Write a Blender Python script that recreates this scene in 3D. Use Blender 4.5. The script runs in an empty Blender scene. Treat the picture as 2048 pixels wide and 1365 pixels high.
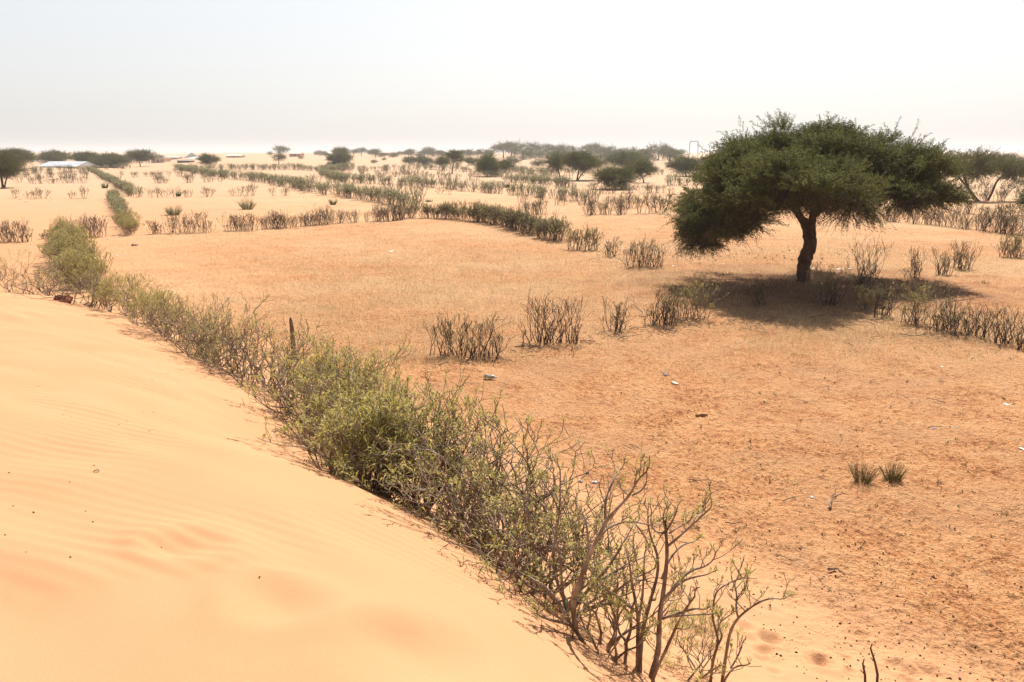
import bpy, math, random
import numpy as np
from mathutils import Vector, Matrix

R = math.radians
scene = bpy.context.scene
COL = scene.collection
rng = np.random.default_rng(7)

# ------------------------------------------------------------------ camera, sky, sun, exposure
F_PX = 28.0 / 36.0 * 2048.0            # focal length in photograph pixels
PITCH = R(13.25)
CAM = np.array([0.0, 0.0, 4.0])
cam_d = bpy.data.cameras.new("camera")
cam_d.lens = 28.0; cam_d.sensor_width = 36.0; cam_d.clip_start = 0.05; cam_d.clip_end = 9000.0
cam = bpy.data.objects.new("camera", cam_d); COL.objects.link(cam)
cam.location = CAM.tolist(); cam.rotation_euler = (math.pi / 2 - PITCH, 0, 0)
scene.camera = cam

SUN_EL, SUN_AZ = R(50.0), R(16.0)      # azimuth measured from +Y towards +X
SUNV = Vector((math.sin(SUN_AZ) * math.cos(SUN_EL), math.cos(SUN_AZ) * math.cos(SUN_EL), math.sin(SUN_EL)))
world = bpy.data.worlds.new("World"); scene.world = world; world.use_nodes = True
wt = world.node_tree; wt.nodes.clear()
sky = wt.nodes.new("ShaderNodeTexSky"); sky.sky_type = 'NISHITA'; sky.sun_disc = False
sky.sun_elevation = SUN_EL; sky.sun_rotation = SUN_AZ; sky.dust_density = 3.0; sky.air_density = 1.0; sky.ozone_density = 1.0
hs = wt.nodes.new("ShaderNodeHueSaturation"); hs.inputs['Saturation'].default_value = 0.7
bg = wt.nodes.new("ShaderNodeBackground"); bg.inputs['Strength'].default_value = 0.115
wo = wt.nodes.new("ShaderNodeOutputWorld")
veil = wt.nodes.new("ShaderNodeMix"); veil.data_type = 'RGBA'; veil.inputs[0].default_value = .72
geo_w = wt.nodes.new("ShaderNodeTexCoord"); sepw = wt.nodes.new("ShaderNodeSeparateXYZ"); wt.links.new(geo_w.outputs['Generated'], sepw.inputs[0])
rw = wt.nodes.new("ShaderNodeMapRange"); rw.interpolation_type = 'SMOOTHSTEP'; wt.links.new(sepw.outputs['Z'], rw.inputs[0])
rw.inputs[1].default_value = .20; rw.inputs[2].default_value = .60
dv = wt.nodes.new("ShaderNodeMix"); dv.data_type = 'RGBA'; wt.links.new(rw.outputs[0], dv.inputs[0])
dv.inputs[6].default_value = (3.55, 3.60, 3.68, 1); dv.inputs[7].default_value = (.5, .6, .85, 1)     # bright milky dust low down, clearer and darker air overhead
wt.links.new(dv.outputs[2], veil.inputs[7])
wt.links.new(sky.outputs[0], hs.inputs['Color']); wt.links.new(hs.outputs[0], veil.inputs[6]); wt.links.new(veil.outputs[2], bg.inputs['Color']); wt.links.new(bg.outputs[0], wo.inputs['Surface'])

sun_d = bpy.data.lights.new("sun", 'SUN'); sun_d.energy = 5.0; sun_d.angle = R(0.55); sun_d.color = (1.0, 0.955, 0.88)
sun = bpy.data.objects.new("sun", sun_d); COL.objects.link(sun)
sun.location = (20, 40, 60); sun.rotation_euler = (-SUNV).to_track_quat('-Z', 'Y').to_euler()

scene.view_settings.view_transform = 'Standard'; scene.view_settings.look = 'None'
scene.view_settings.gamma = 1.0; scene.view_settings.use_curve_mapping = False
scene.view_settings.exposure = 0.88
scene.cycles.use_denoising = True
scene.cycles.max_bounces = 8; scene.cycles.diffuse_bounces = 3; scene.cycles.transmission_bounces = 4
scene.cycles.volume_bounces = 1; scene.cycles.transparent_max_bounces = 8
HAZE_DENSITY = 0.00033

# ------------------------------------------------------------------ pixel rays and noise
cp, sp = math.cos(PITCH), math.sin(PITCH)
def ray(px, py):
    u, v = (px - 1024.0) / F_PX, (682.5 - py) / F_PX
    return np.array([u, cp + v * sp, -sp + v * cp])

_perm = np.random.default_rng(3).permutation(512)
_perm = np.concatenate([_perm, _perm])
_ga = np.random.default_rng(4).uniform(0, 2 * math.pi, 512)
_gx, _gy = np.cos(_ga), np.sin(_ga)
def pnoise(x, y):
    x = np.asarray(x, float); y = np.asarray(y, float)
    xi = np.floor(x).astype(np.int64); yi = np.floor(y).astype(np.int64)
    xf, yf = x - xi, y - yi
    u = xf * xf * xf * (xf * (xf * 6 - 15) + 10); v = yf * yf * yf * (yf * (yf * 6 - 15) + 10)
    def g(ix, iy, dx, dy):
        h = _perm[_perm[ix & 511] + (iy & 511)]
        return _gx[h] * dx + _gy[h] * dy
    a = g(xi, yi, xf, yf); b = g(xi + 1, yi, xf - 1, yf)
    c = g(xi, yi + 1, xf, yf - 1); d = g(xi + 1, yi + 1, xf - 1, yf - 1)
    return (a + u * (b - a)) + v * ((c + u * (d - c)) - (a + u * (b - a)))
def sstep(x, a, b):
    t = np.clip((x - a) / (b - a), 0, 1); return t * t * (3 - 2 * t)

# ------------------------------------------------------------------ terrain: a dune beside a fenced field
def at_z(px, py, z):
    d = ray(px, py); t = (z - CAM[2]) / d[2]
    return (CAM[0] + d[0] * t, CAM[1] + d[1] * t, z)
ctrl = [at_z(*p) for p in [
    (0, 1365, 2.36), (0, 1100, 2.38), (0, 900, 2.26), (0, 750, 2.02), (0, 650, 1.66), (0, 588, 1.22),
    (300, 1365, 2.34), (300, 1100, 2.30), (300, 900, 2.08), (300, 800, 1.84), (300, 700, 1.42), (330, 662, 1.08),
    (600, 1365, 2.30), (600, 1100, 2.12), (590, 945, 1.86), (600, 850, 1.12), (600, 818, 0.96),
    (450, 905, 2.0), (450, 790, 1.40), (440, 728, 0.92),
    (760, 1003, 1.64), (770, 985, 0.98), (690, 880, 0.86), (600, 925, 1.26), (660, 945, 1.02), (500, 893, 1.66), (640, 895, 1.04),
    (1000, 1365, 2.12), (900, 1200, 1.94), (960, 1122, 1.50), (1010, 1110, 0.92), (1100, 1225, 1.38),
    (1280, 1362, 1.30), (1330, 1320, 0.86), (1190, 1220, 0.82), (170, 612, 0.98), (90, 596, 1.15), (-300, 585, 1.30), (-300, 700, 2.0),
    (1500, 1365, 0.72), (1800, 1365, 0.42), (2048, 1365, 0.28), (1600, 1200, 0.30), (1400, 1090, 0.34), (1150, 960, 0.34),
    (950, 840, 0.26), (800, 740, 0.22), (600, 680, 0.16), (400, 610, 0.12), (1900, 1200, 0.14), (1500, 1000, 0.08),
    (1100, 760, 0.02), (1300, 850, 0.0), (1700, 900, 0.0), (2048, 1000, 0.0), (1900, 760, 0.0), (1500, 700, 0.0),
    (900, 640, 0.0), (700, 600, 0.0), (300, 560, 0.05), (200, 540, 0.0), (60, 530, 0.0), (-200, 520, 0.0)]]
ctrl += [(0, 0.4, 2.36), (-2, -3, 2.4), (3.2, -2, 1.5), (4.5, 1.0, 0.8), (6.5, 2.5, 0.3), (7, -3, 0.7), (-7, -2, 2.4), (-12, 3, 2.2), (-17, 8, 1.7),
         (-18, 14, 1.1), (-24, 20, 0.0), (-14, 27, 0.0), (0, 28, 0), (14, 26, 0), (20, 12, 0), (20, 0, 0), (-28, 6, 0.9)]
_c = np.array(ctrl); _n = len(_c)
def _U(r2): return np.where(r2 > 1e-12, 0.5 * r2 * np.log(r2 + 1e-12), 0.0)
_d2 = ((_c[:, None, :2] - _c[None, :, :2]) ** 2).sum(-1)
_K = np.zeros((_n + 3, _n + 3)); _K[:_n, :_n] = _U(_d2) + np.eye(_n) * 0.003
_K[:_n, _n] = 1; _K[:_n, _n + 1:] = _c[:, :2]; _K[_n, :_n] = 1; _K[_n + 1:, :_n] = _c[:, :2].T
_w = np.linalg.solve(_K, np.concatenate([_c[:, 2], np.zeros(3)]))
def tps(x, y):
    out = _w[_n] + _w[_n + 1] * x + _w[_n + 2] * y
    for i in range(_n):
        out = out + _w[i] * _U((x - _c[i, 0]) ** 2 + (y - _c[i, 1]) ** 2)
    return out

FENCE = np.array([(6.0, -3.0), (2.3, 2.2)] + [at_z(*p)[:2] for p in [(1290, 1362, 1.0), (1010, 1140, 0.92), (760, 1000, 0.95), (600, 822, 0.95), (445, 742, 0.85),
                                                            (330, 670, 0.9), (180, 612, 0.95), (60, 594, 1.1), (-300, 585, 1.2)]] + [(-40.0, 10.0)])
def fence_side(x, y):
    """signed distance to the dune's outer edge; positive on the dune"""
    x = np.asarray(x, float); y = np.asarray(y, float)
    best = np.full(x.shape, 1e9); sgn = np.ones(x.shape)
    for a, b in zip(FENCE[:-1], FENCE[1:]):
        d = b - a; L2 = (d ** 2).sum()
        t = np.clip(((x - a[0]) * d[0] + (y - a[1]) * d[1]) / L2, 0, 1)
        dx, dy = x - (a[0] + t * d[0]), y - (a[1] + t * d[1])
        dist = np.hypot(dx, dy); m = dist < best
        best = np.where(m, dist, best)
        sgn = np.where(m, np.sign(d[0] * (y - a[1]) - d[1] * (x - a[0])), sgn)
    return best * sgn

def far_part(x, y):
    r = np.hypot(x, y)
    h = 0.20 * pnoise(x / 19 + 3.1, y / 19 + 8.2) + 0.10 * pnoise(x / 7.5, y / 7.5)
    h = h * sstep(r, 14, 40) * (1 + 1.5 * sstep(r, 60, 200))
    px = x / np.maximum(y, 1.0)                       # broad pale dunes rising behind the fields
    lat = sstep(px, -0.46, -0.36) * (1 - 0.45 * sstep(px, 0.0, 0.3))
    yy = np.maximum(y, 0)
    h = h + 4.0 * lat * sstep(yy, 230, 760) * (1 + 0.10 * pnoise(x / 130 + 5, y / 200))
    h = h + 0.8 * sstep(yy, 160, 240) * np.exp(-((px + 0.3) / 0.1) ** 2) * (1 - sstep(yy, 300, 500))
    h = h + 12.0 * sstep(yy, 1500, 2900) * (0.7 + 0.6 * pnoise(x / 420, 3.3)) * (1 - 0.6 * lat)
    h = h - 0.9 * (1 - lat) * sstep(yy, 230, 500) * (1 - sstep(yy, 1300, 1800))
    return h
def height(x, y):
    x = np.asarray(x, float); y = np.asarray(y, float)
    r = np.hypot(x, y)
    w = 1 - sstep(r, 21, 32)
    out = far_part(x, y)
    m = w > 0
    if np.any(m):
        t = np.where(m, tps(np.where(m, x, 0), np.where(m, y, 0)), 0)
        out = out + w * t
    return out
_ts = np.geomspace(1.2, 3400, 900)
def hit(px, py):
    d = ray(px, py)
    X, Y, Z = d[0] * _ts, d[1] * _ts, CAM[2] + d[2] * _ts
    g = Z - height(X, Y)
    k = np.argmax(g < 0)
    if not (g < 0).any(): k = len(_ts) - 1
    k = max(k, 1)
    f = g[k - 1] / max(g[k - 1] - g[k], 1e-9); t = _ts[k - 1] + (_ts[k] - _ts[k - 1]) * min(max(f, 0), 1)
    return np.array([d[0] * t, d[1] * t, CAM[2] + d[2] * t])
def on_ground(x, y): return np.array([x, y, float(height(x, y))])
PITS = [(385, 1088, .13, .040), (335, 1094, .08, .015), (565, 1215, .14, .045), (840, 1310, .20, .05), (780, 1278, .10, .02), (520, 1180, .10, .02), (700, 870, .3, .03), (1070, 1000, .05, .02),
        (1540, 1278, .07, .045), (1530, 1305, .06, .035), (1640, 1325, .08, .05), (1490, 1255, .06, .03), (1800, 1338, .07, .04), (1855, 1345, .08, .04),
        (1720, 1268, .06, .03), (1830, 1352, .06, .04), (1400, 1270, .07, .03), (1950, 1300, .06, .03), (1420, 1300, .06, .03)]
PITW = [(*hit(a, b)[:2], rad, dep) for a, b, rad, dep in PITS]
for _ in range(70):                                     # soft animal prints along the sandy foot
    q = hit(rng.uniform(1330, 2040), rng.uniform(1010, 1360)); PITW.append((q[0], q[1], rng.uniform(.025, .055), rng.uniform(.008, .024)))
def soil_mask(x, y):
    s = -fence_side(x, y)
    n = pnoise(x / 1.7, y / 1.7) * 1.1 + pnoise(x / .6 + 9, y / .6) * .5
    near = sstep(np.hypot(x, y), 9, 15)
    return sstep(s + n * 1.0 + near * 1.2, 1.4, 3.6)
def micro(x, y):
    r = np.hypot(x, y); s = fence_side(x, y)
    dune = sstep(s, -0.3, 0.4)
    soil = soil_mask(x, y)
    fade = 1 - sstep(r, 26, 60)
    lump = np.clip(pnoise(x / .085, y / .085) + .5 * pnoise(x / .04 + 4, y / .04) - .12, -0.2, 1)
    d = soil * fade * (0.050 * lump * (0.35 + 1.1 * np.clip(pnoise(x / .9, y / .9) + .45, 0, 1)) + 0.028 * pnoise(x / .33, y / .33) + .05 * pnoise(x / 1.3, y / 1.3))
    d = d - soil * fade * .075 * np.clip(pnoise(x / .15 + 11, y / .11 + 5) - .30, 0, 1) * np.clip(pnoise(x / 1.1 + 2, y / 1.1) + .7, 0, 1)
    d = d + (1 - soil) * (1 - dune) * fade * (0.010 * pnoise(x / .16, y / .1) + 0.03 * pnoise(x / .6, y / .45))
    wx = x + .25 * pnoise(x / .9, y / .9)
    rip = np.sin((wx * 0.55 + y * 0.83) * 2 * math.pi / 0.62 + 2.6 * pnoise(x / 1.6, y / 1.6)) * 0.012 * np.clip(pnoise(x / 1.3 + 7, y / 1.3) + .5, 0, 1)
    fine = np.sin((wx * 0.30 + y * 0.95) * 2 * math.pi / 0.11 + 3 * pnoise(x / .7, y / .7)) * 0.0036 * np.clip(pnoise(x / 1.1, y / 1.1 + 7) + .3, 0, 1)
    d = d + dune * (rip + fine + 0.030 * pnoise(x / 0.9, y / 0.6 + 3) + 0.06 * pnoise(x / 2.2, y / 1.5 + 3))
    for (a, b, rad, dep) in PITW:
        q = ((x - a) ** 2 + ((y - b) * .9) ** 2) / rad ** 2
        m = q < 9
        if np.any(m):
            d = d + np.where(m, -dep * np.exp(-q) + dep * .38 * np.exp(-(np.sqrt(np.minimum(q, 9)) - 1.7) ** 2 * 2.2), 0)
    return d

# ------------------------------------------------------------------ materials
def new_mat(name):
    m = bpy.data.materials.new(name); m.use_nodes = True
    nt = m.node_tree; nt.nodes.clear()
    return m, nt, nt.nodes, nt.links
def nd(N, kind, **kw):
    n = N.new(kind)
    for k, v in kw.items():
        if k in n.inputs.keys(): n.inputs[k].default_value = v
        else: setattr(n, k, v)
    return n
def ramp(N, L, src, stops, interp='LINEAR'):
    r = N.new("ShaderNodeValToRGB"); r.color_ramp.interpolation = interp
    els = r.color_ramp.elements
    while len(els) < len(stops): els.new(0.5)
    for e, (p, c) in zip(els, stops):
        e.position = p; e.color = (*c, 1) if len(c) == 3 else c
    L.new(src, r.inputs[0]); return r.outputs[0]
def mixc(N, L, f, a, b, typ='MIX'):
    m = N.new("ShaderNodeMix"); m.data_type = 'RGBA'; m.blend_type = typ
    for s, v in ((m.inputs[0], f), (m.inputs[6], a), (m.inputs[7], b)):
        if hasattr(v, 'is_linked') or hasattr(v, 'links'): L.new(v, s)
        elif isinstance(v, (int, float)): s.default_value = v
        else: s.default_value = (*v, 1)
    return m.outputs[2]
def mathn(N, L, op, a, b=None):
    m = N.new("ShaderNodeMath"); m.operation = op
    for s, v in ((m.inputs[0], a), (m.inputs[1], b)):
        if v is None: continue
        if isinstance(v, (int, float)): s.default_value = v
        else: L.new(v, s)
    return m.outputs[0]
def noise(N, L, co, scale, detail=4, rough=.55, dist=0.0):
    n = nd(N, "ShaderNodeTexNoise", Scale=scale, Detail=detail, Roughness=rough, Distortion=dist)
    L.new(co, n.inputs['Vector']); return n.outputs[0]

def ground_material():
    m, nt, N, L = new_mat("sandy_earth")
    geo = N.new("ShaderNodeNewGeometry"); co = geo.outputs['Position']
    at = nd(N, "ShaderNodeAttribute", attribute_name="soil"); soil = at.outputs['Fac']
    dr = nd(N, "ShaderNodeAttribute", attribute_name="dry"); dry = dr.outputs['Fac']
    # clean sand
    n1 = noise(N, L, co, 0.9, 3); n2 = noise(N, L, co, 420, 2); n2b = noise(N, L, co, 60, 3, .7)
    sand = ramp(N, L, n1, [(.3, (.43, .222, .104)), (.7, (.47, .250, .124))])
    sand = mixc(N, L, .42, sand, ramp(N, L, n2, [(.3, (.33, .150, .066)), (.7, (.54, .318, .188))]), 'MIX')
    # crusted orange soil with redder clods
    n3 = noise(N, L, co, 7.0, 5, .7, .3); n4 = noise(N, L, co, 26.0, 4, .7); n5 = noise(N, L, co, 1.1, 4, .6)
    lump = mathn(N, L, 'ADD', mathn(N, L, 'MULTIPLY', n3, .45), mathn(N, L, 'MULTIPLY', n4, .55))
    lump = mathn(N, L, 'ADD', lump, mathn(N, L, 'MULTIPLY', mathn(N, L, 'SUBTRACT', n5, .5), .32))
    earth = ramp(N, L, lump, [(.37, (.17, .055, .021)), (.43, (.36, .140, .052)), (.49, (.52, .245, .100)), (.58, (.58, .325, .155))])
    earth = mixc(N, L, .22, earth, ramp(N, L, n2b, [(.3, (.32, .12, .046)), (.7, (.66, .35, .17))]))
    # thin straw-coloured dead grass over the fields
    n6 = noise(N, L, co, 0.16, 5, .6); n7 = noise(N, L, co, 14, 4, .75)
    straw = ramp(N, L, n7, [(.35, (.44, .27, .13)), (.65, (.62, .45, .26))])
    patch = ramp(N, L, n6, [(.38, (0, 0, 0)), (.60, (1, 1, 1))])
    drift = ramp(N, L, noise(N, L, co, .55, 5, .68, .4), [(.46, (0, 0, 0)), (.62, (1, 1, 1))])
    earth = mixc(N, L, mathn(N, L, 'MULTIPLY', drift, .55), earth, sand)
    c = mixc(N, L, soil, sand, earth)
    c = mixc(N, L, mathn(N, L, 'MULTIPLY', mathn(N, L, 'MULTIPLY', dry, patch), .45), c, straw)
    # far fields: one pale sand tone, blended in with distance from the camera
    fr = nd(N, "ShaderNodeAttribute", attribute_name="pale")
    c = mixc(N, L, mathn(N, L, 'MULTIPLY', fr.outputs['Fac'], .8), c, (.435, .290, .180))
    li = nd(N, "ShaderNodeAttribute", attribute_name="humus_shade")
    c = mixc(N, L, mathn(N, L, 'MULTIPLY', li.outputs['Fac'], .72), c, ramp(N, L, n4, [(.3, (.10, .030, .012)), (.7, (.24, .088, .036))]))  # reddish soil under the acacia, with extra shade painted into its colour
    # dark crumbs
    v = nd(N, "ShaderNodeTexVoronoi", Scale=9.0, Randomness=1.0); L.new(co, v.inputs['Vector'])
    crumb = ramp(N, L, v.outputs['Distance'], [(.07, (1, 1, 1)), (.11, (0, 0, 0))])
    crumb = mathn(N, L, 'MULTIPLY', crumb, mathn(N, L, 'MULTIPLY', soil, .75))
    c = mixc(N, L, crumb, c, (.14, .062, .034))
    b = nd(N, "ShaderNodeBsdfPrincipled", Roughness=.95); b.inputs['Specular IOR Level'].default_value = .12
    L.new(c, b.inputs['Base Color'])
    hgt = mathn(N, L, 'ADD', mathn(N, L, 'MULTIPLY', mathn(N, L, 'MULTIPLY', n4, soil), 1.0), mathn(N, L, 'MULTIPLY', mathn(N, L, 'MULTIPLY', n3, soil), 1.8))
    hgt = mathn(N, L, 'ADD', hgt, mathn(N, L, 'MULTIPLY', n2, .035)); hgt = mathn(N, L, 'ADD', hgt, mathn(N, L, 'MULTIPLY', mathn(N, L, 'MULTIPLY', n2b, soil), .16))
    bp = nd(N, "ShaderNodeBump", Strength=1.0, Distance=.055); L.new(hgt, bp.inputs['Height']); L.new(bp.outputs[0], b.inputs['Normal'])
    o = N.new("ShaderNodeOutputMaterial"); L.new(b.outputs[0], o.inputs['Surface'])
    return m
def leaf_material(name, c1, c2, c3, trans=.35, scale=1.2):
    m, nt, N, L = new_mat(name)
    geo = N.new("ShaderNodeNewGeometry"); tc = N.new("ShaderNodeTexCoord")
    n = noise(N, L, tc.outputs['Object'], scale, 3)
    base = ramp(N, L, n, [(.35, c1), (.65, c2)])
    rnd = ramp(N, L, geo.outputs['Random Per Island'], [(.0, (0, 0, 0)), (.70, (0, 0, 0)), (1.0, (1, 1, 1))])
    col = mixc(N, L, rnd, base, c3)
    d = nd(N, "ShaderNodeBsdfPrincipled", Roughness=.6); d.inputs['Specular IOR Level'].default_value = .12; L.new(col, d.inputs['Base Color'])
    t = N.new("ShaderNodeBsdfTranslucent"); L.new(col, t.inputs['Color'])
    mx = N.new("ShaderNodeMixShader"); mx.inputs[0].default_value = trans
    L.new(d.outputs[0], mx.inputs[1]); L.new(t.outputs[0], mx.inputs[2])
    o = N.new("ShaderNodeOutputMaterial"); L.new(mx.outputs[0], o.inputs['Surface'])
    return m
def rough_material(name, stops, scale=8, stretch=(1, 1, 1), bump=.3, rough=.85, spec=.2, dist=.02, metal=0.0):
    m, nt, N, L = new_mat(name)
    tc = N.new("ShaderNodeTexCoord"); mp = nd(N, "ShaderNodeMapping"); mp.inputs['Scale'].default_value = stretch
    L.new(tc.outputs['Object'], mp.inputs['Vector'])
    n = noise(N, L, mp.outputs[0], scale, 5, .65)
    c = ramp(N, L, n, stops)
    b = nd(N, "ShaderNodeBsdfPrincipled", Roughness=rough, Metallic=metal); b.inputs['Specular IOR Level'].default_value = spec
    L.new(c, b.inputs['Base Color'])
    bp = nd(N, "ShaderNodeBump", Strength=bump, Distance=dist); L.new(n, bp.inputs['Height']); L.new(bp.outputs[0], b.inputs['Normal'])
    o = N.new("ShaderNodeOutputMaterial"); L.new(b.outputs[0], o.inputs['Surface'])
    return m

M_GROUND = ground_material()
M_BARK = rough_material("acacia_bark", [(.3, (.055, .032, .022)), (.6, (.13, .078, .052)), (.8, (.19, .125, .085))], 7, (1, 1, .25), .8, .9, .1, .03)
M_TWIG = rough_material("acacia_twig", [(.3, (.085, .055, .038)), (.7, (.16, .105, .07))], 6, (1, 1, 1), .1)
M_ALEAF = leaf_material("acacia_leaf", (.056, .066, .018), (.140, .148, .040), (.30, .28, .09), .34, .9)
M_STEM = rough_material("spurge_stem", [(.25, (.075, .048, .034)), (.47, (.19, .132, .096)), (.62, (.36, .285, .225)), (.78, (.50, .44, .375))], 9, (1, 1, .6), .35, .75, .25, .005)
M_DARKSTEM = rough_material("weathered_stem", [(.3, (.062, .040, .032)), (.7, (.135, .090, .068))], 6, (1, 1, .5), .3, .85, .2, .01)
M_LEAF = leaf_material("spurge_leaf", (.29, .27, .07), (.42, .37, .125), (.64, .47, .12), .38, 3)
M_PALELEAF = leaf_material("dusty_leaf", (.20, .19, .075), (.28, .255, .11), (.36, .27, .10), .3, 3)
M_STRAW = leaf_material("straw", (.46, .33, .165), (.62, .46, .26), (.70, .56, .36), .3, 2)
M_TUFT = leaf_material("wiry_green", (.115, .125, .045), (.175, .18, .07), (.30, .25, .12), .25, 3)
M_DUSTY = leaf_material("dusty_green", (.24, .24, .115), (.33, .32, .16), (.43, .39, .22), .3, 3)
M_PEBBLE = rough_material("dark_pebble", [(.3, (.05, .028, .02)), (.7, (.13, .07, .045))], 20)
M_WOOD = rough_material("grey_deadwood", [(.3, (.10, .065, .05)), (.6, (.20, .14, .10)), (.85, (.36, .28, .21))], 14, (1, 1, 1), .4)
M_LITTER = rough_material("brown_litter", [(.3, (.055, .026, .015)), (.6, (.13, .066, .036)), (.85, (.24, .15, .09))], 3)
M_WHITE = rough_material("white_plastic", [(.3, (.42, .38, .34)), (.7, (.66, .63, .60))], 12, (1, 1, 1), .3, .4, .5)
M_STONE = rough_material("grey_stone", [(.3, (.30, .27, .25)), (.7, (.55, .52, .49))], 20, (1, 1, 1), .5)
M_BONE = rough_material("bleached_bone", [(.3, (.58, .43, .30)), (.7, (.80, .70, .57))], 14, (1, 1, 1), .2)
M_GREYPL = rough_material("grey_plastic", [(.3, (.20, .20, .20)), (.7, (.42, .42, .42))], 12, (1, 1, 1), .2, .35, .5)
M_BLUE = rough_material("blue_plastic", [(.3, (.05, .13, .42)), (.7, (.08, .2, .55))], 12, (1, 1, 1), .2, .4, .5)
M_TEAL = rough_material("teal_plastic", [(.3, (.03, .30, .28)), (.7, (.07, .45, .42))], 12, (1, 1, 1), .2, .4, .5)
M_RUST = rough_material("rusty_sheet", [(.3, (.13, .035, .015)), (.7, (.27, .09, .035))], 10, (1, 1, 1), .5)
M_ROOF = rough_material("silver_sheet", [(.35, (.36, .37, .39)), (.65, (.60, .62, .65))], .35, (1, 1, 1), .1, .35, .5)
M_MUD = rough_material("mud_wall", [(.3, (.50, .33, .21)), (.7, (.62, .43, .29))], .6)
M_CREAM = rough_material("cream_wall", [(.3, (.60, .50, .38)), (.7, (.72, .62, .50))], .6)
M_DARKW = rough_material("dark_opening", [(.3, (.06, .045, .04)), (.7, (.10, .075, .06))], .6)
M_PAINT = rough_material("white_paint", [(.3, (.68, .66, .64)), (.7, (.80, .79, .77))], 2)
M_FRAME = rough_material("faded_paint", [(.3, (.36, .30, .27)), (.7, (.48, .42, .38))], 2)
M_CLOD = rough_material("earth_clod", [(.3, (.30, .12, .05)), (.7, (.50, .28, .14))], 9)
M_CANVAS = rough_material("tent_canvas", [(.3, (.62, .55, .47)), (.7, (.74, .68, .6))], .8)

# ------------------------------------------------------------------ mesh helpers
def mesh_np(name, V, Q=None, T=None, mats=(), qm=None, tm=None, smooth=True):
    me = bpy.data.meshes.new(name)
    V = np.asarray(V, np.float32)
    Q = np.zeros((0, 4), np.int32) if Q is None or len(Q) == 0 else np.asarray(Q, np.int32)
    T = np.zeros((0, 3), np.int32) if T is None or len(T) == 0 else np.asarray(T, np.int32)
    me.vertices.add(len(V)); me.vertices.foreach_set('co', V.ravel())
    nl = Q.size + T.size; me.loops.add(nl); me.polygons.add(len(Q) + len(T))
    me.loops.foreach_set('vertex_index', np.concatenate([Q.ravel(), T.ravel()]))
    st = np.concatenate([np.arange(len(Q)) * 4, Q.size + np.arange(len(T)) * 3]).astype(np.int32)
    me.polygons.foreach_set('loop_start', st)
    mi = np.concatenate([np.zeros(len(Q), np.int32) if qm is None else np.asarray(qm, np.int32),
                         np.zeros(len(T), np.int32) if tm is None else np.asarray(tm, np.int32)])
    for m in mats: me.materials.append(m)
    me.polygons.foreach_set('material_index', mi)
    me.polygons.foreach_set('use_smooth', np.full(len(Q) + len(T), smooth))
    me.update(calc_edges=True); me.validate()
    return me
class Geo:
    """collects quads and triangles of one mesh"""
    def __init__(s): s.V = []; s.Q = []; s.T = []; s.qm = []; s.tm = []; s.n = 0
    def add(s, V, Q=None, T=None, mi=0):
        V = np.asarray(V, float)
        s.V.append(V)
        if Q is not None and len(Q): s.Q.append(np.asarray(Q) + s.n); s.qm.append(np.full(len(Q), mi))
        if T is not None and len(T): s.T.append(np.asarray(T) + s.n); s.tm.append(np.full(len(T), mi))
        s.n += len(V)
    def tube(s, P, rad, sides=5, mi=0, cap=True):
        P = np.asarray(P, float); k = len(P)
        rad = np.broadcast_to(np.asarray(rad, float), (k,))
        tan = np.empty_like(P); tan[1:-1] = P[2:] - P[:-2]; tan[0] = P[1] - P[0]; tan[-1] = P[-1] - P[-2]
        tan /= np.linalg.norm(tan, axis=1)[:, None] + 1e-12
        ref = np.array([0.31, 0.87, 0.12]) if abs(tan[0, 2]) > .7 else np.array([0.05, 0.1, 1.0])
        a = np.cross(tan, ref); a /= np.linalg.norm(a, axis=1)[:, None] + 1e-9
        b = np.cross(tan, a)
        th = np.arange(sides) * 2 * math.pi / sides
        V = P[:, None, :] + rad[:, None, None] * (np.cos(th)[None, :, None] * a[:, None, :] + np.sin(th)[None, :, None] * b[:, None, :])
        V = V.reshape(-1, 3)
        i = np.arange(k - 1)[:, None] * sides; j = np.arange(sides)[None, :]; j2 = (j + 1) % sides
        Q = np.stack([i + j, i + j2, i + sides + j2, i + sides + j], -1).reshape(-1, 4)
        T = None
        if cap:
            V = np.vstack([V, P[-1] + tan[-1] * rad[-1] * .6, P[0]])
            o = (k - 1) * sides; jj = np.arange(sides)
            T = np.vstack([np.stack([o + jj, o + (jj + 1) % sides, np.full(sides, k * sides)], -1), np.stack([(jj + 1) % sides, jj, np.full(sides, k * sides + 1)], -1)])
        s.add(V, Q, T, mi)
    def box(s, lo, hi, mi=0):
        x0, y0, z0 = lo; x1, y1, z1 = hi
        V = [(x0, y0, z0), (x1, y0, z0), (x1, y1, z0), (x0, y1, z0), (x0, y0, z1), (x1, y0, z1), (x1, y1, z1), (x0, y1, z1)]
        s.add(V, [(0, 3, 2, 1), (4, 5, 6, 7), (0, 1, 5, 4), (1, 2, 6, 5), (2, 3, 7, 6), (3, 0, 4, 7)], None, mi)
    def arrays(s):
        V = np.vstack(s.V) if s.V else np.zeros((0, 3))
        Q = np.vstack(s.Q) if s.Q else np.zeros((0, 4), int); T = np.vstack(s.T) if s.T else np.zeros((0, 3), int)
        qm = np.concatenate(s.qm) if s.qm else np.zeros(0, int); tm = np.concatenate(s.tm) if s.tm else np.zeros(0, int)
        return V, Q, T, qm, tm
    def mesh(s, name, mats, smooth=True):
        V, Q, T, qm, tm = s.arrays(); return mesh_np(name, V, Q, T, mats, qm, tm, smooth)
def tag(o, label=None, cat=None, group=None, kind=None):
    if label: o['label'] = label
    if cat: o['category'] = cat
    if group: o['group'] = group
    if kind: o['kind'] = kind
    return o
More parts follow.
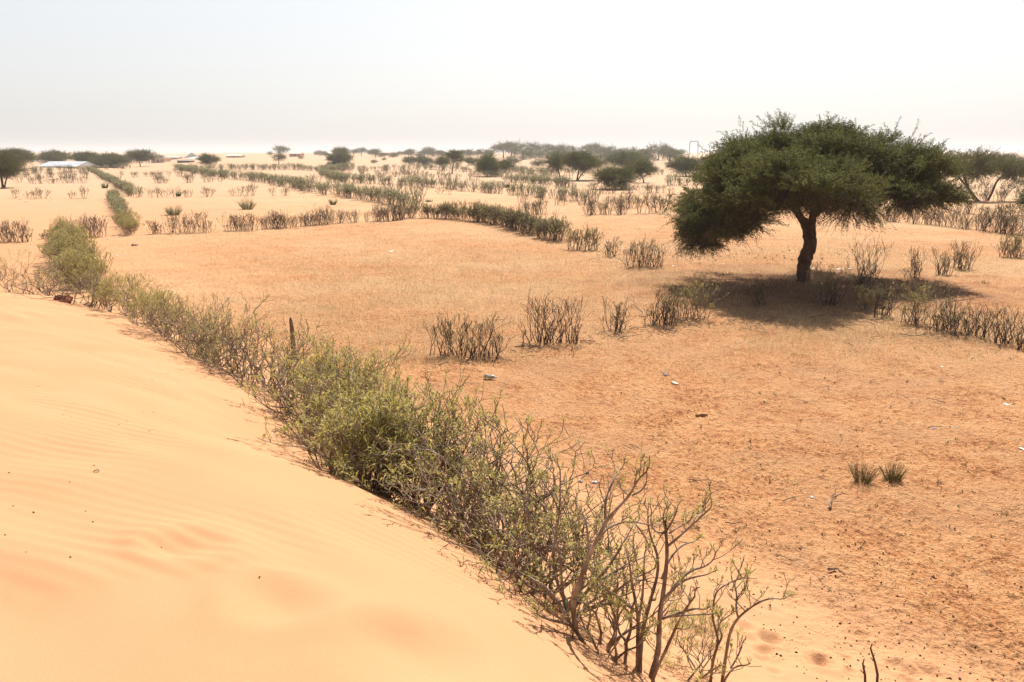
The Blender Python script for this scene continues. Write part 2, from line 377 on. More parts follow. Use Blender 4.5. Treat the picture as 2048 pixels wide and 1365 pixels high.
def link(name, me, parent=None, loc=(0, 0, 0), rz=0.0, sc=1.0):
    o = bpy.data.objects.new(name, me); COL.objects.link(o); o.parent = parent
    o.location = [float(v) for v in loc]; o.rotation_euler = (0, 0, rz)
    o.scale = (sc, sc, sc) if isinstance(sc, (int, float)) else sc
    return o
def empty(name, loc, rz=0.0, sc=1.0):
    o = link(name, None, None, loc, rz, sc); o.empty_display_size = .2; return o

# ------------------------------------------------------------------ ground sheet (dune and field share their edge)
def build_ground():
    pys = np.concatenate([np.linspace(3600, 1900, 45, endpoint=False), np.linspace(1900, 1380, 110, endpoint=False), np.arange(1380, 345, -1.7), np.arange(345, 312.5, -0.8)])
    ang = PITCH + np.arctan((pys - 682.5) / F_PX)
    rr = 4.0 / np.tan(np.minimum(ang, R(84)))
    rr = np.sort(np.unique(np.concatenate([[0.02, .15, .3], rr[rr > .35], np.geomspace(900, 3300, 40)])))
    az = np.concatenate([np.arange(-180, -50, 5.0), np.arange(-50, -38, .5), np.arange(-38, 38, .072), np.arange(38, 50, .5), np.arange(50, 180, 5.0)])
    A, RR = np.meshgrid(np.radians(az), rr)
    X, Y = RR * np.sin(A), RR * np.cos(A)
    Z = height(X, Y)
    m = (RR < 62) & (np.abs(A) < R(50))
    Z[m] += micro(X[m], Y[m])
    nr, na = X.shape
    V = np.stack([X, Y, Z], -1).reshape(-1, 3)
    i = np.arange(nr - 1)[:, None] * na; j = np.arange(na)[None, :]; j2 = (j + 1) % na
    Q = np.stack([i + j, i + j2, i + na + j2, i + na + j], -1).reshape(-1, 4)[:, ::-1]
    cx = V[Q, 0].mean(1); cy = V[Q, 1].mean(1)
    isd = (fence_side(cx, cy) > 0) & (np.hypot(cx, cy) < 60)
    fy = np.maximum(cy, 1)
    far = (np.hypot(cx, cy) > 0) & (fy > 232) & (cx / fy > -0.42) & (cx / fy < .5) & (fy < 1400)
    def attrs(me, X, Y):
        r = np.hypot(X, Y)
        soil = np.where(r < 300, soil_mask(X, Y), .4) * (1 - .75 * sstep(r, 34, 80)) * (1 - sstep(r, 170, 240))
        lf = sstep(X / np.maximum(Y, 1), -.12, -.5); soil = soil * (1 - .0 * lf)
        left = sstep(-X - .32 * Y, -3, 8)
        soil = soil * (1 - .7 * left)
        dry = sstep(r, 13, 24) * (1 - .6 * sstep(r, 150, 260)) * (1 - .8 * left) * sstep(-fence_side(X, Y), 0.5, 6)
        pale = sstep(r, 35, 130)
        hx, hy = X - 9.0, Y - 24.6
        humus_shade = np.clip(1.15 - np.hypot(hx / 6.3, hy / 5.2) + .55 * pnoise(X / 1.3, Y / 1.3) + .25 * pnoise(X / .4, Y / .4), 0, 1) * (r < 60)  # patch below the big crown: real humus plus painted-in darkening of the shade
        for nm, v in (("soil", soil), ("dry", dry), ("pale", pale), ("humus_shade", humus_shade)):
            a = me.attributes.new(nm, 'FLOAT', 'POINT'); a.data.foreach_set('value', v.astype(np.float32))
    for nm, sel in (("sand_dune", isd), ("ground", ~isd & ~far), ("far_sand_hills", far)):
        q = Q[sel]; used = np.unique(q); mp = np.zeros(len(V), np.int64); mp[used] = np.arange(len(used))
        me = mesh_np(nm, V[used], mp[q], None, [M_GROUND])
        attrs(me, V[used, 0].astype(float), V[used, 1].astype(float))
        o = link(nm, me); tag(o, kind='structure')
build_ground()
def gz(x, y):
    z = float(height(x, y))
    if math.hypot(x, y) < 62: z += float(micro(np.array([x]), np.array([y]))[0])
    return z

# ------------------------------------------------------------------ shrubs
def unit(v): v = np.asarray(v, float); return v / (np.linalg.norm(v) + 1e-12)
def leaf_rosette(g, P, d, rnd, n, ln, mi=0):
    for _ in range(n):
        a = rnd.uniform(0, 2 * math.pi); up = rnd.uniform(-.1, 1.1)
        v = unit(np.array([math.cos(a), math.sin(a), up]) + d * .7)
        side = unit(np.cross(v, [0.1, 0.2, 1])) ; L = ln * rnd.uniform(.6, 1.25); w = L * rnd.uniform(.055, .085)
        p0 = P - d * rnd.uniform(0, .05); mid = p0 + v * L * .55 + np.array([0, 0, .05 * L]); tip = p0 + v * L - np.array([0, 0, .22 * L])
        g.add([p0, mid + side * w, tip, mid - side * w], [(0, 1, 2, 3)], None, mi)
def grow(gs, gl, rnd, P, d, L, r, depth, leafy, sides, leafL, lean=.18, split=2.25, kink=.22, minr=.0022):
    pts = [P]; n = 4 if sides > 3 else 3; cur = np.array(P, float); dd = unit(d)
    for k in range(n - 1):
        dd = unit(dd + np.array([rnd.gauss(0, kink), rnd.gauss(0, kink), rnd.gauss(0, kink * .5) + lean * .5]))
        cur = cur + dd * L / (n - 1); pts.append(cur.copy())
    r1 = max(r * .74, minr)
    gs.tube(pts, np.linspace(r, r1, n), sides, 0, sides > 3)
    if leafy > 0 and depth <= 1:
        for q in pts[1:]:
            if rnd.random() < leafy * .7: leaf_rosette(gl, q, dd, rnd, rnd.randint(2, 4), leafL * .85)
    if depth == 0:
        if rnd.random() < leafy: leaf_rosette(gl, cur, dd, rnd, rnd.randint(4, 8), leafL)
        return
    nb = int(split) + (1 if rnd.random() < split - int(split) else 0)
    a0 = rnd.uniform(0, 6.28)
    for b in range(nb):
        a = a0 + b * 2 * math.pi / nb + rnd.gauss(0, .4); sp_ = rnd.uniform(.28, .75)
        ax = unit(np.cross(dd, [math.cos(a), math.sin(a), .3]))
        nd_ = unit(dd + ax * sp_ + np.array([0, 0, lean]))
        grow(gs, gl, rnd, cur, nd_, L * rnd.uniform(.62, .95), r1 * rnd.uniform(.72, .92), depth - 1, leafy, sides, leafL, lean, split, kink, minr)
def shrub_meshes(seed, H=1.1, stems=5, depth=4, leafy=.6, sides=5, spread=.55, base=.12, r0=.016, leafL=.06, split=2.25, wide=0.0, lean=.18, darkm=None, leafm=None, minr=.0022, kink=.22):
    rnd = random.Random(seed); gs, gl = Geo(), Geo()
    L0 = H / (1 + .82 + .67 + .55 + .45)
    if depth == 3: L0 = H / 2.95
    if depth == 2: L0 = H / 2.3
    for s in range(stems):
        a = rnd.uniform(0, 2 * math.pi); rr_ = base * math.sqrt(rnd.random())
        x = rnd.uniform(-wide, wide) if wide else 0
        P = np.array([x + rr_ * math.cos(a), rr_ * math.sin(a), -.06])
        d = unit([math.cos(a) * spread * rnd.random(), math.sin(a) * spread * rnd.random(), 1])
        grow(gs, gl, rnd, P, d, L0 * (rnd.uniform(.5, 1.4) if wide else rnd.uniform(.7, 1.2)), r0 * rnd.uniform(.7, 1.15), depth, leafy, sides, leafL, lean, split, kink, minr)
    ms = gs.mesh("shrub_stems", [darkm or M_STEM]); ml = gl.mesh("shrub_leaves", [leafm or M_LEAF], False) if gl.n else None
    return ms, ml, gs, gl
def place(name, protos, loc, rz, sc, label, cat, group=None, tilt=0.0):
    ms, ml = protos
    t = empty(name, loc, rz, sc); t.rotation_euler = (tilt, tilt * .6, rz); tag(t, label, cat, group)
    link("stems", ms, t)
    if ml: link("leaves", ml, t)
    return t

# near detailed variants: leafy and sparse
NEAR_GREEN = [shrub_meshes(100 + i, 1.12, 7, 4, .68, 5, 1.0, .14, .0135, .074, 2.25, kink=.34, lean=.14)[:2] for i in range(6)]
NEAR_SPARSE = [shrub_meshes(200 + i, 1.12, 7, 4, .27, 5, 1.0, .14, .0150, .066, 2.2, kink=.38, lean=.12)[:2] for i in range(6)]
MID_GREEN = [shrub_meshes(300 + i, 1.05, 7, 4, .80, 4, .7, .20, .012, .085, 2.1, minr=.0045)[:2] for i in range(5)]
MID_MIX = [shrub_meshes(350 + i, 1.05, 10 + i, 4, .55, 4, .6, .24, .013, .085, 1.95, darkm=M_DARKSTEM, leafm=M_LEAF if i % 2 else M_PALELEAF, minr=.006)[:2] for i in range(5)]
MID_DARK = [shrub_meshes(400 + i, 1.0, 8 + 2 * i, 3, .12 + .08 * i, 4, .3 + .06 * i, .22 + .03 * i, .016, .07, 2.1, darkm=M_DARKSTEM, leafm=M_PALELEAF, minr=.005)[:2] for i in range(6)]
GROUPS = {}
def hedge_name(py): return "hedge_shrub"

# three nearest shrubs follow the limbs seen in the photograph, with depth of their own
def traced(basepx, paths, r0, seed, leafy, label, twigs=2, depth_amp=.16):
    rnd = random.Random(seed); P0 = hit(*basepx); fwd = P0[1]
    gs, gl = Geo(), Geo(); k = 0
    for path in paths:
        k += 1; off0 = rnd.uniform(-depth_amp, depth_amp) if path[0] != 'm' else 0
        pts = []; n = len(path[1])
        for i, (u, v) in enumerate(path[1]):
            px, py = 1100 + u / 2.936, 900 + v / 2.936
            d = ray(px, py); f = i / max(n - 1, 1)
            yy = fwd + path[2] + path[3] * f + math.sin(f * 5 + k) * .02
            t = yy / d[1]; pts.append(np.array([d[0] * t, yy, CAM[2] + d[2] * t]) - P0)
        if path[0] == 'b':                         # rooted: run the foot down into the sand
            q = pts[0].copy(); q[2] = min(q[2] - .12, gz(q[0] + P0[0], q[1] + P0[1]) - P0[2] - .08); pts.insert(0, q)
        # smooth
        pts = np.array(pts); tt = np.linspace(0, len(pts) - 1, (len(pts) - 1) * 3 + 1)
        sm = np.stack([np.interp(tt, range(len(pts)), pts[:, c]) for c in range(3)], -1)
        for _ in range(2): sm[1:-1] = (sm[:-2] + 2 * sm[1:-1] + sm[2:]) / 4
        ra = np.linspace(path[4] * .86, path[5] * .95, len(sm)); ra = ra * (1 + .10 * np.sin(np.arange(len(sm)) * 2.1 + k))
        gs.tube(sm, ra, 7)
        for i in range(3, len(sm)):
            if rnd.random() < .27 * twigs and path[5] < .008 and i > len(sm) * .35:
                dd = unit([rnd.gauss(0, 1), rnd.gauss(0, 1), rnd.uniform(.1, 1.2)])
                grow(gs, gl, rnd, sm[i], dd, rnd.uniform(.05, .11), max(ra[i] * .5, .0028), 1, leafy, 5, .055, .25, 2.0, .25, .0022)
        dd = unit(sm[-1] - sm[-3]); grow(gs, gl, rnd, sm[-1], dd, .045, path[5] * .9, 1, min(1, leafy * 1.3), 5, .055, .2, 2.2, .25, .0022)
    t = empty("hedge_shrub", P0); tag(t, label, "shrub", "shrubs of the hedge along the foot of the near dune")
    link("stems", gs.mesh("shrub_stems", [M_STEM]), t); link("leaves", gl.mesh("shrub_leaves", [M_LEAF], False), t)
A_ = [('b', [(940, 1400), (955, 1230), (990, 1140), (980, 1080), (955, 1000), (955, 930), (970, 845), (1000, 810), (1065, 775), (1120, 755)], 0, .1, .012, .004),
      ('m', [(990, 1140), (1015, 1095), (990, 1040), (1000, 1010), (1035, 985)], .03, -.08, .008, .004),
      ('b', [(1005, 1400), (1030, 1230), (1050, 1100), (1070, 1040), (1105, 985), (1170, 930), (1235, 890), (1300, 870), (1365, 878)], .04, -.15, .014, .004),
      ('m', [(1105, 985), (1090, 930), (1100, 870), (1085, 790), (1070, 770)], 0, .1, .008, .004), ('m', [(1100, 870), (1145, 810)], .02, .05, .005, .0035),
      ('b', [(1010, 1370), (1080, 1270), (1150, 1265)], 0, -.1, .009, .005), ('m', [(1060, 1285), (1100, 1220), (1125, 1160)], 0, .1, .007, .005),
      ('b', [(810, 1395), (930, 1310), (960, 1290)], -.05, -.1, .009, .005), ('b', [(780, 1390), (880, 1270), (930, 1190)], 0, .1, .009, .005)]
B_ = [('b', [(590, 1340), (640, 1180), (640, 1080), (645, 960), (665, 850), (680, 720), (690, 600), (680, 480)], 0, .05, .021, .009),
      ('m', [(680, 480), (668, 430), (665, 380)], .05, .03, .007, .004), ('m', [(685, 475), (720, 420), (745, 355)], .05, -.06, .007, .004),
      ('m', [(685, 570), (760, 510), (870, 410), (935, 350)], .04, -.12, .009, .004), ('m', [(870, 410), (900, 360), (905, 300)], -.04, .04, .005, .003),
      ('m', [(680, 490), (620, 485), (590, 440), (595, 370)], .04, .1, .007, .004), ('m', [(700, 490), (760, 450), (820, 420)], .04, .12, .006, .004),
      ('m', [(660, 990), (730, 970), (850, 930), (880, 935)], .02, -.2, .010, .005), ('m', [(670, 985), (760, 972), (950, 965)], .02, .1, .009, .004),
      ('m', [(650, 900), (720, 820), (790, 760), (910, 735)], .03, -.15, .012, .004), ('m', [(700, 850), (760, 760), (840, 700), (910, 690), (960, 645)], .02, .1, .011, .004),
      ('b', [(525, 1340), (530, 1200), (540, 1080), (570, 960), (600, 850), (630, 750), (640, 640), (600, 540), (575, 450), (575, 370)], .05, .1, .018, .004),
      ('b', [(515, 1320), (515, 1100), (520, 1000), (500, 880), (480, 780), (470, 680), (445, 580)], .1, -.1, .016, .004),
      ('m', [(520, 1000), (545, 860), (550, 720), (555, 620)], .05, .1, .010, .004), ('m', [(550, 720), (500, 660), (490, 540)], .1, .05, .006, .004),
      ('b', [(440, 1250), (455, 1120), (400, 1080), (390, 960), (430, 820)], .1, .1, .014, .005), ('m', [(490, 940), (420, 880), (350, 830), (295, 810)], .05, -.1, .010, .005),
      ('m', [(440, 1150), (480, 1060), (470, 960), (500, 880)], .1, .0, .012, .006), ('b', [(600, 1340), (680, 1180), (740, 1040), (780, 960), (850, 860)], -.1, -.2, .013, .005),
      ('m', [(655, 760), (700, 640), (770, 560), (840, 540)], .02, .2, .007, .004), ('b', [(320, 1225), (360, 1150), (400, 1000), (330, 860), (300, 780)], .15, .0, .012, .005)]
C_ = [('b', [(205, 1150), (150, 1050), (110, 1030), (70, 850), (60, 600), (10, 450)], 0, .1, .020, .005),
      ('m', [(150, 1050), (130, 900), (160, 810), (200, 700), (260, 560), (330, 420), (370, 370), (470, 270), (510, 180), (565, 130)], 0, -.2, .019, .004),
      ('m', [(330, 420), (320, 300), (370, 180), (410, 120)], -.1, .1, .008, .004), ('m', [(480, 270), (540, 240), (570, 190), (568, 130)], -.18, .0, .006, .003),
      ('m', [(260, 560), (320, 470), (380, 440), (440, 420), (510, 425), (575, 440)], -.1, .15, .008, .004), ('m', [(440, 420), (500, 430), (550, 500), (580, 560)], .02, .1, .006, .004),
      ('m', [(120, 1030), (60, 1010), (0, 1000), (-60, 975)], 0, -.15, .010, .006), ('m', [(140, 930), (240, 800), (340, 700), (440, 530), (480, 460)], 0, .2, .012, .004),
      ('m', [(240, 800), (370, 720), (470, 660)], .1, .1, .009, .004), ('m', [(230, 620), (220, 470), (200, 380), (160, 340), (150, 310)], -.05, .1, .008, .004),
      ('m', [(110, 1000), (40, 880), (-30, 800), (-100, 760)], 0, .1, .012, .006), ('m', [(80, 880), (10, 700), (20, 560), (60, 380), (60, 120)], .05, .1, .010, .004),
      ('m', [(60, 380), (20, 280), (-20, 220)], .1, .05, .006, .004), ('m', [(100, 960), (180, 860), (200, 700), (180, 600), (200, 440)], .1, .2, .009, .004)]
traced((1428, 1378), A_, .013, 11, .38, "thin forked shrub with few leaves, rightmost of the near hedge", 1.3)
traced((1296, 1356), B_, .020, 12, .26, "tall bare-topped shrub on a thick upright stem at the bottom of the near hedge", 1.25)
traced((1168, 1292), C_, .020, 13, .34, "shrub with a thick leaning trunk and arching limbs beside the tall bare-topped one", 1.25)

# small bush between the last two and the stubs at the right
for px, py, s, sd, lb in [(1215, 1318, .52, 1, "low leafy sprout between the thick leaning trunk and the tall bare-topped shrub"), (1395, 1345, .42, 2, "knee-high leafy sprout behind the thin forked shrub")]:
    q = hit(px, py); place("hedge_shrub", NEAR_GREEN[sd], q, sd * 2.0, s, lb, "shrub", "shrubs of the hedge along the foot of the near dune")
for stems, lb in [([[(940, 1400), (945, 1330), (935, 1270), (915, 1200)]], "taller of two bare broken stubs at the bottom edge of the field"),
                  ([[(885, 1400), (878, 1330), (870, 1275)]], "shorter of two bare broken stubs at the bottom edge of the field")]:
    g = Geo(); p = stems[0]; b = hit(1400 + p[0][0] / 2.651, 850 + p[0][1] / 2.651)
    pts = []
    for i, (u, v) in enumerate(p):
        d = ray(1400 + u / 2.651, 850 + v / 2.651); t = b[1] / d[1]; pts.append(np.array([d[0] * t, b[1] + .01 * i, CAM[2] + d[2] * t]) - b)
    pts[0][2] -= .08
    g.tube(pts, np.linspace(.010, .006, len(pts)), 6)
    g.tube([pts[-2], pts[-2] + np.array([-.03, .01, .03])], [.005, .003], 5)
    g.tube([pts[-1], pts[-1] + np.array([.012, .01, .03])], [.005, .003], 5)
    o = link("shrub_stub", g.mesh("stub", [M_DARKSTEM]), None, b); tag(o, lb, "stub", "bare stubs at the bottom edge")

# --- the near hedge: a row of shrubs, sections told apart by leafiness and place
def resample(pts, step, rnd, jit=.15, k=1.0):
    step = step * k
    P = [hit(*p) for p in pts]; out = []; carry = 0
    for a, b in zip(P[:-1], P[1:]):
        L = np.hypot(*(b - a)[:2]); s = carry
        while s < L:
            f = s / L; q = a + (b - a) * f; x = q[0] + rnd.gauss(0, jit); y = q[1] + rnd.gauss(0, jit); out.append((x, y))
            s += step * rnd.uniform(.7, 1.3)
        carry = s - L
    return out
NG = "shrubs of the hedge along the foot of the near dune"
SECT = [
    ([(1150, 1250), (1090, 1190), (1030, 1150), (985, 1105)], .19, .10, NEAR_SPARSE, 1.08, 'sparse twiggy shrub of the near hedge just upslope of the thick leaning trunk'),
    ([(985, 1105), (930, 1060), (860, 1025)], .19, .12, NEAR_SPARSE, 1.14, 'half-bare shrub between the leafiest stretch of the near hedge and its bare lower end'),
    ([(850, 1020), (800, 1000), (745, 985), (700, 925)], .20, .13, NEAR_GREEN, 1.14, 'green shrub in the tallest, leafiest stretch of the near hedge'),
    ([(690, 905), (640, 860), (600, 820)], .24, .12, NEAR_GREEN, 1.06, 'yellow-green shrub of the near hedge beside the broken wooden post'),
    ([(585, 808), (545, 785), (500, 765), (460, 748)], .33, .10, NEAR_SPARSE, 1.0, 'thin open shrub at the gap where the dune meets the near hedge'),
    ([(450, 742), (410, 715), (370, 692), (340, 675)], .36, .16, NEAR_SPARSE, 1.02, 'many-stemmed brownish shrub on the dune lip left of the thin gap in the hedge'),
    ([(430, 715), (380, 690), (320, 660), (255, 632), (205, 615)], .50, .22, NEAR_GREEN, .80, 'low leafy shrub in the sunken middle stretch of the near hedge behind the dune lip'),
]
for si, (pts, step, jit, protos, hs_, lab) in enumerate(SECT):
    rnd = random.Random(500 + si)
    for k, (x, y) in enumerate(resample(pts, step, rnd, jit)):
        z = gz(x, y) - .04
        s = hs_ * rnd.uniform(.62, 1.2)
        place("hedge_shrub", (protos if rnd.random() < .8 else NEAR_SPARSE)[rnd.randrange(6)], (x, y, z), rnd.uniform(0, 6.28), (s * rnd.uniform(.75, 1.0), s * rnd.uniform(.75, 1.0), s), lab, "shrub", NG, rnd.uniform(-.16, .16))
for px, py, pr, s, lb in [(175, 612, NEAR_SPARSE[0], 1.0, 'bare grey-brown shrub on the dune lip beside the rusty sheet'), (150, 606, NEAR_SPARSE[3], .95, 'tangled leafless shrub right behind the rusty sheet'),
                          (205, 612, NEAR_SPARSE[4], .85, 'wiry bare shrub where the dune lip starts to drop, right of the rusty sheet'),
                          (95, 592, NEAR_SPARSE[2], 1.0, 'leaning leafless shrub with a pale stem left of the rusty sheet'), (60, 590, NEAR_SPARSE[5], .55, 'low dead shrub with one long fallen twig on the dune edge'),
                          (22, 584, NEAR_SPARSE[1], .75, 'small two-stemmed bare shrub on the dune edge near the left border'), (-6, 560, NEAR_GREEN[1], .9, 'yellow-green shrub cut by the left border at the dune edge')]:
    q = hit(px, py); place("hedge_shrub", pr, q - np.array([0, 0, .03]), px * .7, (s, s, s), lb, "shrub", NG)

# --- mid-distance clumps, each one thing
def clump(px, py, wpx, hpx, protos_dark, label, seed, leafy=False, group=None):
    a = hit(px, py); D = a[1]
    W = wpx * D / F_PX * .5; H = hpx * D / F_PX * random.Random(seed).uniform(.92, 1.08)
    n = max(4, int(W * 2 / .026)); n = min(n, 64)
    lf = .7 if leafy == 1 else (.32 if leafy == 0 else .06)
    ms, ml, _, _ = shrub_meshes(seed, H * 1.06, n, 4, lf, 4, .22, .17, .0115, .065, 1.7, wide=max(W - .1, .02), darkm=M_DARKSTEM if not leafy == 1 else M_STEM,
                                leafm=M_LEAF if leafy == 1 else M_PALELEAF, minr=.0035 if D < 30 else .006, lean=.26, kink=.22)
    t = empty("dry_shrub", a - np.array([0, 0, .02]), 0.0); tag(t, label, "shrub", group); link("stems", ms, t)
    if ml: link("leaves", ml, t)
    return t
CG = "shrub clumps standing apart in the field rows"
for i, c in enumerate([
    (928, 712, 145, 78, 0, 'wide clump of dark bare stems nearest the leafy hedge, left end of the broken row'),
    (1045, 692, 10, 62, -1, 'lone curved bare stem standing between the two widest dark clumps'),
    (1115, 685, 105, 76, -1, 'dense palisade-like clump of brown stems, second wide clump of the broken row'),
    (1228, 660, 46, 56, 0, 'narrow upright clump between the palisade-like clump and the shaded one'),
    (1322, 650, 74, 62, 0, 'dark stemmed clump with a long stick leaning on its left side'),
    (1375, 636, 72, 60, 1, 'olive leafy clump at the left rim of the big acacia shade'),
    (1290, 534, 82, 46, 0, 'broad grey-green clump left of the big acacia, just under its hanging branches'),
    (1222, 513, 20, 34, -1, 'small bare tuft of stems left of the broad grey-green clump'),
    (1165, 500, 66, 40, 1, 'rounded leafy clump at the end of the long diagonal hedge'),
    (1725, 572, 40, 76, -1, 'tall dark candelabra shrub on the far rim of the acacia shade'),
    (1826, 556, 36, 50, -1, 'bare dark bush right of the candelabra shrub beyond the shade'),
    (1884, 548, 34, 46, 0, 'left of the two dark bushes at the right beyond the shade'),
    (1924, 538, 42, 48, 0, 'right of the two dark bushes at the right beyond the shade'),
    (2022, 514, 56, 40, 1, 'rounded green bush near the right border behind the two dark bushes'),
    (1640, 604, 56, 62, 1, 'pale twiggy shrub in the shade in front of the acacia trunk'),
    (1668, 612, 36, 56, 0, 'slender pale-stemmed shrub in the shade right of the trunk'),
    (1520, 612, 26, 42, 0, 'faint small shrub alone in the shade left of the trunk'),
    (1762, 632, 40, 62, 0, 'white-stemmed shrub in the shade between trunk and right border'),
    (1728, 620, 40, 46, 1, 'small leafy shrub in the shade beside the white-stemmed one'),
    (1828, 648, 60, 76, 1, 'tallest leafy clump at the right rim of the acacia shade'),
    (1885, 662, 70, 62, 0, 'grey clump under arching pale dead twigs at the right rim of the shade'),
    (1932, 672, 50, 60, -1, 'upright bare stems right of the grey clump with arching dead twigs'),
    (1972, 676, 30, 64, -1, 'tall thin pair of bare stems near the right border'),
    (2008, 686, 60, 60, -1, 'dense bare dark clump second from the right border'),
    (2046, 698, 40, 52, -1, 'bare dark clump cut by the right border'),
    (378, 466, 96, 38, -1, 'wide dark bare clump in the left row beside a bit of blue litter'),
    (480, 462, 66, 30, -1, 'sprawling leafless clump right of the wide dark one in the left row'),
    (312, 468, 22, 22, -1, 'tiny bare twigs between the diagonal hedge and the wide dark clump'),
    (188, 474, 60, 34, -1, 'bushy bare clump just right of the leafy column of shrubs at the left'),
    (32, 484, 66, 34, 0, 'grey-green clump in the row at the left border'),
    (100, 478, 40, 18, 0, 'low straggly clump between the left border and the leafy column of shrubs')]):
    clump(c[0], c[1], c[2], c[3], None, c[5], 700 + i, c[4], CG)

# --- rows of shrubs further off: nearest ones are things, the rest one mass
ROWS = [  # pixel polyline of the bases, spacing m, jitter, height, leafy?, density of gaps, label
    ([(178, 585), (158, 545), (140, 510), (128, 480)], .36, .24, 1.05, 1, 0, 'green shrub in the tall leafy column beyond the near dune, at the left'),
    ([(268, 470), (244, 435), (232, 412), (223, 394)], .45, .20, .85, 1, 0, 'yellow-green shrub in the short diagonal hedge beyond the wide left gap'),
    ([(270, 395), (240, 378), (205, 358), (180, 341)], .8, .3, 1.0, 1, 0, 'leafy shrub in the distant continuation of the left diagonal hedge'),
    ([(527, 459), (560, 457), (620, 452), (690, 446), (760, 443), (818, 439)], .36, .16, 1.1, 0, .08, 'dark bare shrub in the comb-like row along the far edge of the dry field'),
    ([(826, 436), (880, 437), (930, 441), (985, 448), (1050, 463), (1112, 482)], .38, .30, 1.12, 1, 0, 'shrub in the thick grey-green hedge running down towards the big acacia'),
    ([(1056, 429), (1106, 429)], .6, .2, 1.1, 0, .15, 'dark shrub of the short bare run behind the thick hedge'),
    ([(1166, 430), (1230, 429), (1336, 427)], .5, .25, 1.3, 0, .2, 'bare shrub in the row reaching under the left tip of the acacia crown'),
    ([(1751, 441), (1863, 450), (1940, 459), (1996, 465), (2048, 474)], .5, .2, 1.25, 0, .12, 'bare shrub in the long row right of the acacia trunk'),
    ([(1890, 425), (1960, 430), (2048, 440)], .6, .3, 1.2, 0, .2, 'dusty shrub in the row behind the long one at the right'),
    ([(0, 397), (212, 397)], .8, .35, 1.1, 0, .35, 'sparse shrub in the row beside the left border below the low acacia'),
    ([(307, 395), (485, 392), (600, 392)], .7, .35, 1.1, 0, .3, 'sparse shrub in the row behind the two round tufts'),
    ([(834, 419), (762, 405), (674, 392)], .55, .45, 1.25, 1, 0, 'shrub in the middle stretch of the long diagonal hedge'),
    ([(669, 390), (602, 381), (594, 376), (512, 362), (460, 358), (400, 349), (355, 338)], .9, .7, 1.35, 1, 0, 'shrub in the far stretch of the long diagonal hedge'),
    ([(750, 390), (905, 390)], .9, .5, 1.2, 0, .3, 'sparse shrub in a short row right of the diagonal hedge'),
    ([(644, 347), (687, 364), (752, 369), (812, 370), (869, 376), (942, 383), (1024, 390), (1081, 395), (1124, 400), (1186, 407)], .8, .7, 1.3, 1, .04, 'far hedge'),
    ([(350, 338), (512, 340), (644, 344), (700, 338), (830, 341), (950, 344), (1100, 350)], 1.0, 1.2, 1.5, 1, 0, 'far hedge'),
    ([(667, 347), (824, 350)], 1.1, .8, 1.4, 0, .2, 'far hedge'), ([(600, 365), (690, 366)], 1.0, .6, 1.3, 0, .2, 'far hedge'),
    ([(300, 367), (440, 365)], .9, .6, 1.4, 0, .12, 'far hedge'), ([(250, 356), (390, 354)], .9, .8, 1.5, 0, .1, 'far hedge'),
    ([(45, 367), (178, 367)], .9, .6, 1.4, 0, .15, 'far hedge'), ([(45, 356), (187, 356)], 1.0, .8, 1.4, 0, .1, 'far hedge'), ([(50, 347), (175, 345)], 1.1, 1.0, 1.5, 1, .1, 'far hedge'),
    ([(827, 360), (960, 360)], 1.0, .6, 1.5, 0, .15, 'far hedge'), ([(1024, 365), (1139, 375)], .8, .8, 1.3, 1, 0, 'far hedge'),
    ([(1144, 389), (1349, 387)], .8, .6, 1.3, 0, .15, 'far hedge'), ([(1120, 352), (1340, 350)], 1.1, 1.2, 1.5, 1, .1, 'far hedge'),
    ([(960, 355), (1100, 358)], 1.1, .9, 1.4, 1, .1, 'far hedge'), ([(1216, 417), (1330, 414)], .8, .5, 1.2, 0, .2, 'far hedge'),
    ([(1900, 402), (2048, 405)], .9, .6, 1.3, 0, .15, 'far hedge'), ([(1860, 385), (2048, 384)], 1.0, .8, 1.3, 0, .15, 'far hedge'),
    ([(1330, 372), (1420, 370)], 1.0, .8, 1.4, 1, .1, 'far hedge'), ([(195, 340), (260, 338)], 1.2, 1.2, 1.5, 1, 0, 'far hedge'),
    ([(700, 357), (830, 354)], 1.1, .8, 1.3, 0, .2, 'far hedge'), ([(1010, 404), (1160, 412)], .9, .5, 1.1, 0, .35, 'far hedge'),
]
cand = []
for ri, (pts, step, jit, H, leafy, gap, lab) in enumerate(ROWS):
    rnd = random.Random(900 + ri)
    for (x, y) in resample(pts, step, rnd, jit * .7, .55 if lab == 'far hedge' else .85):
        if rnd.random() < gap: continue
        if gap > 0 and float(pnoise(x / 1.4 + ri, y / 1.4)) < -.30: continue
        cand.append((math.hypot(x, y), x, y, H * (.88 if lab == 'far hedge' else .92) * rnd.uniform(.62, 1.15), leafy, lab, rnd.uniform(0, 6.28), rnd.randrange(1000)))
cand.sort(key=lambda c: c[0])
n_thing = len([o for o in COL.objects if o.name.startswith(("hedge_shrub", "dry_shrub"))])
mass = [c for c in cand if c[5] == 'far hedge']; ind = [c for c in cand if c[5] != 'far hedge']
CAP = 298 - n_thing
mass += ind[CAP:]; ind = ind[:CAP]
for (d, x, y, H, leafy, lab, a, k) in ind:
    pr = (MID_GREEN if ('column' in lab or 'short diagonal' in lab) else MID_MIX)[k % 5] if leafy else MID_DARK[k % 6]
    place("hedge_shrub", pr, (x, y, float(height(x, y)) - .04), a, (H * (1.0 if leafy else .8), H * (1.0 if leafy else .8), H), lab, "shrub", "shrubs in the hedge rows across the fields", (k % 21 - 10) * .02)
print("shrub things", n_thing, len(ind), "mass", len(mass))
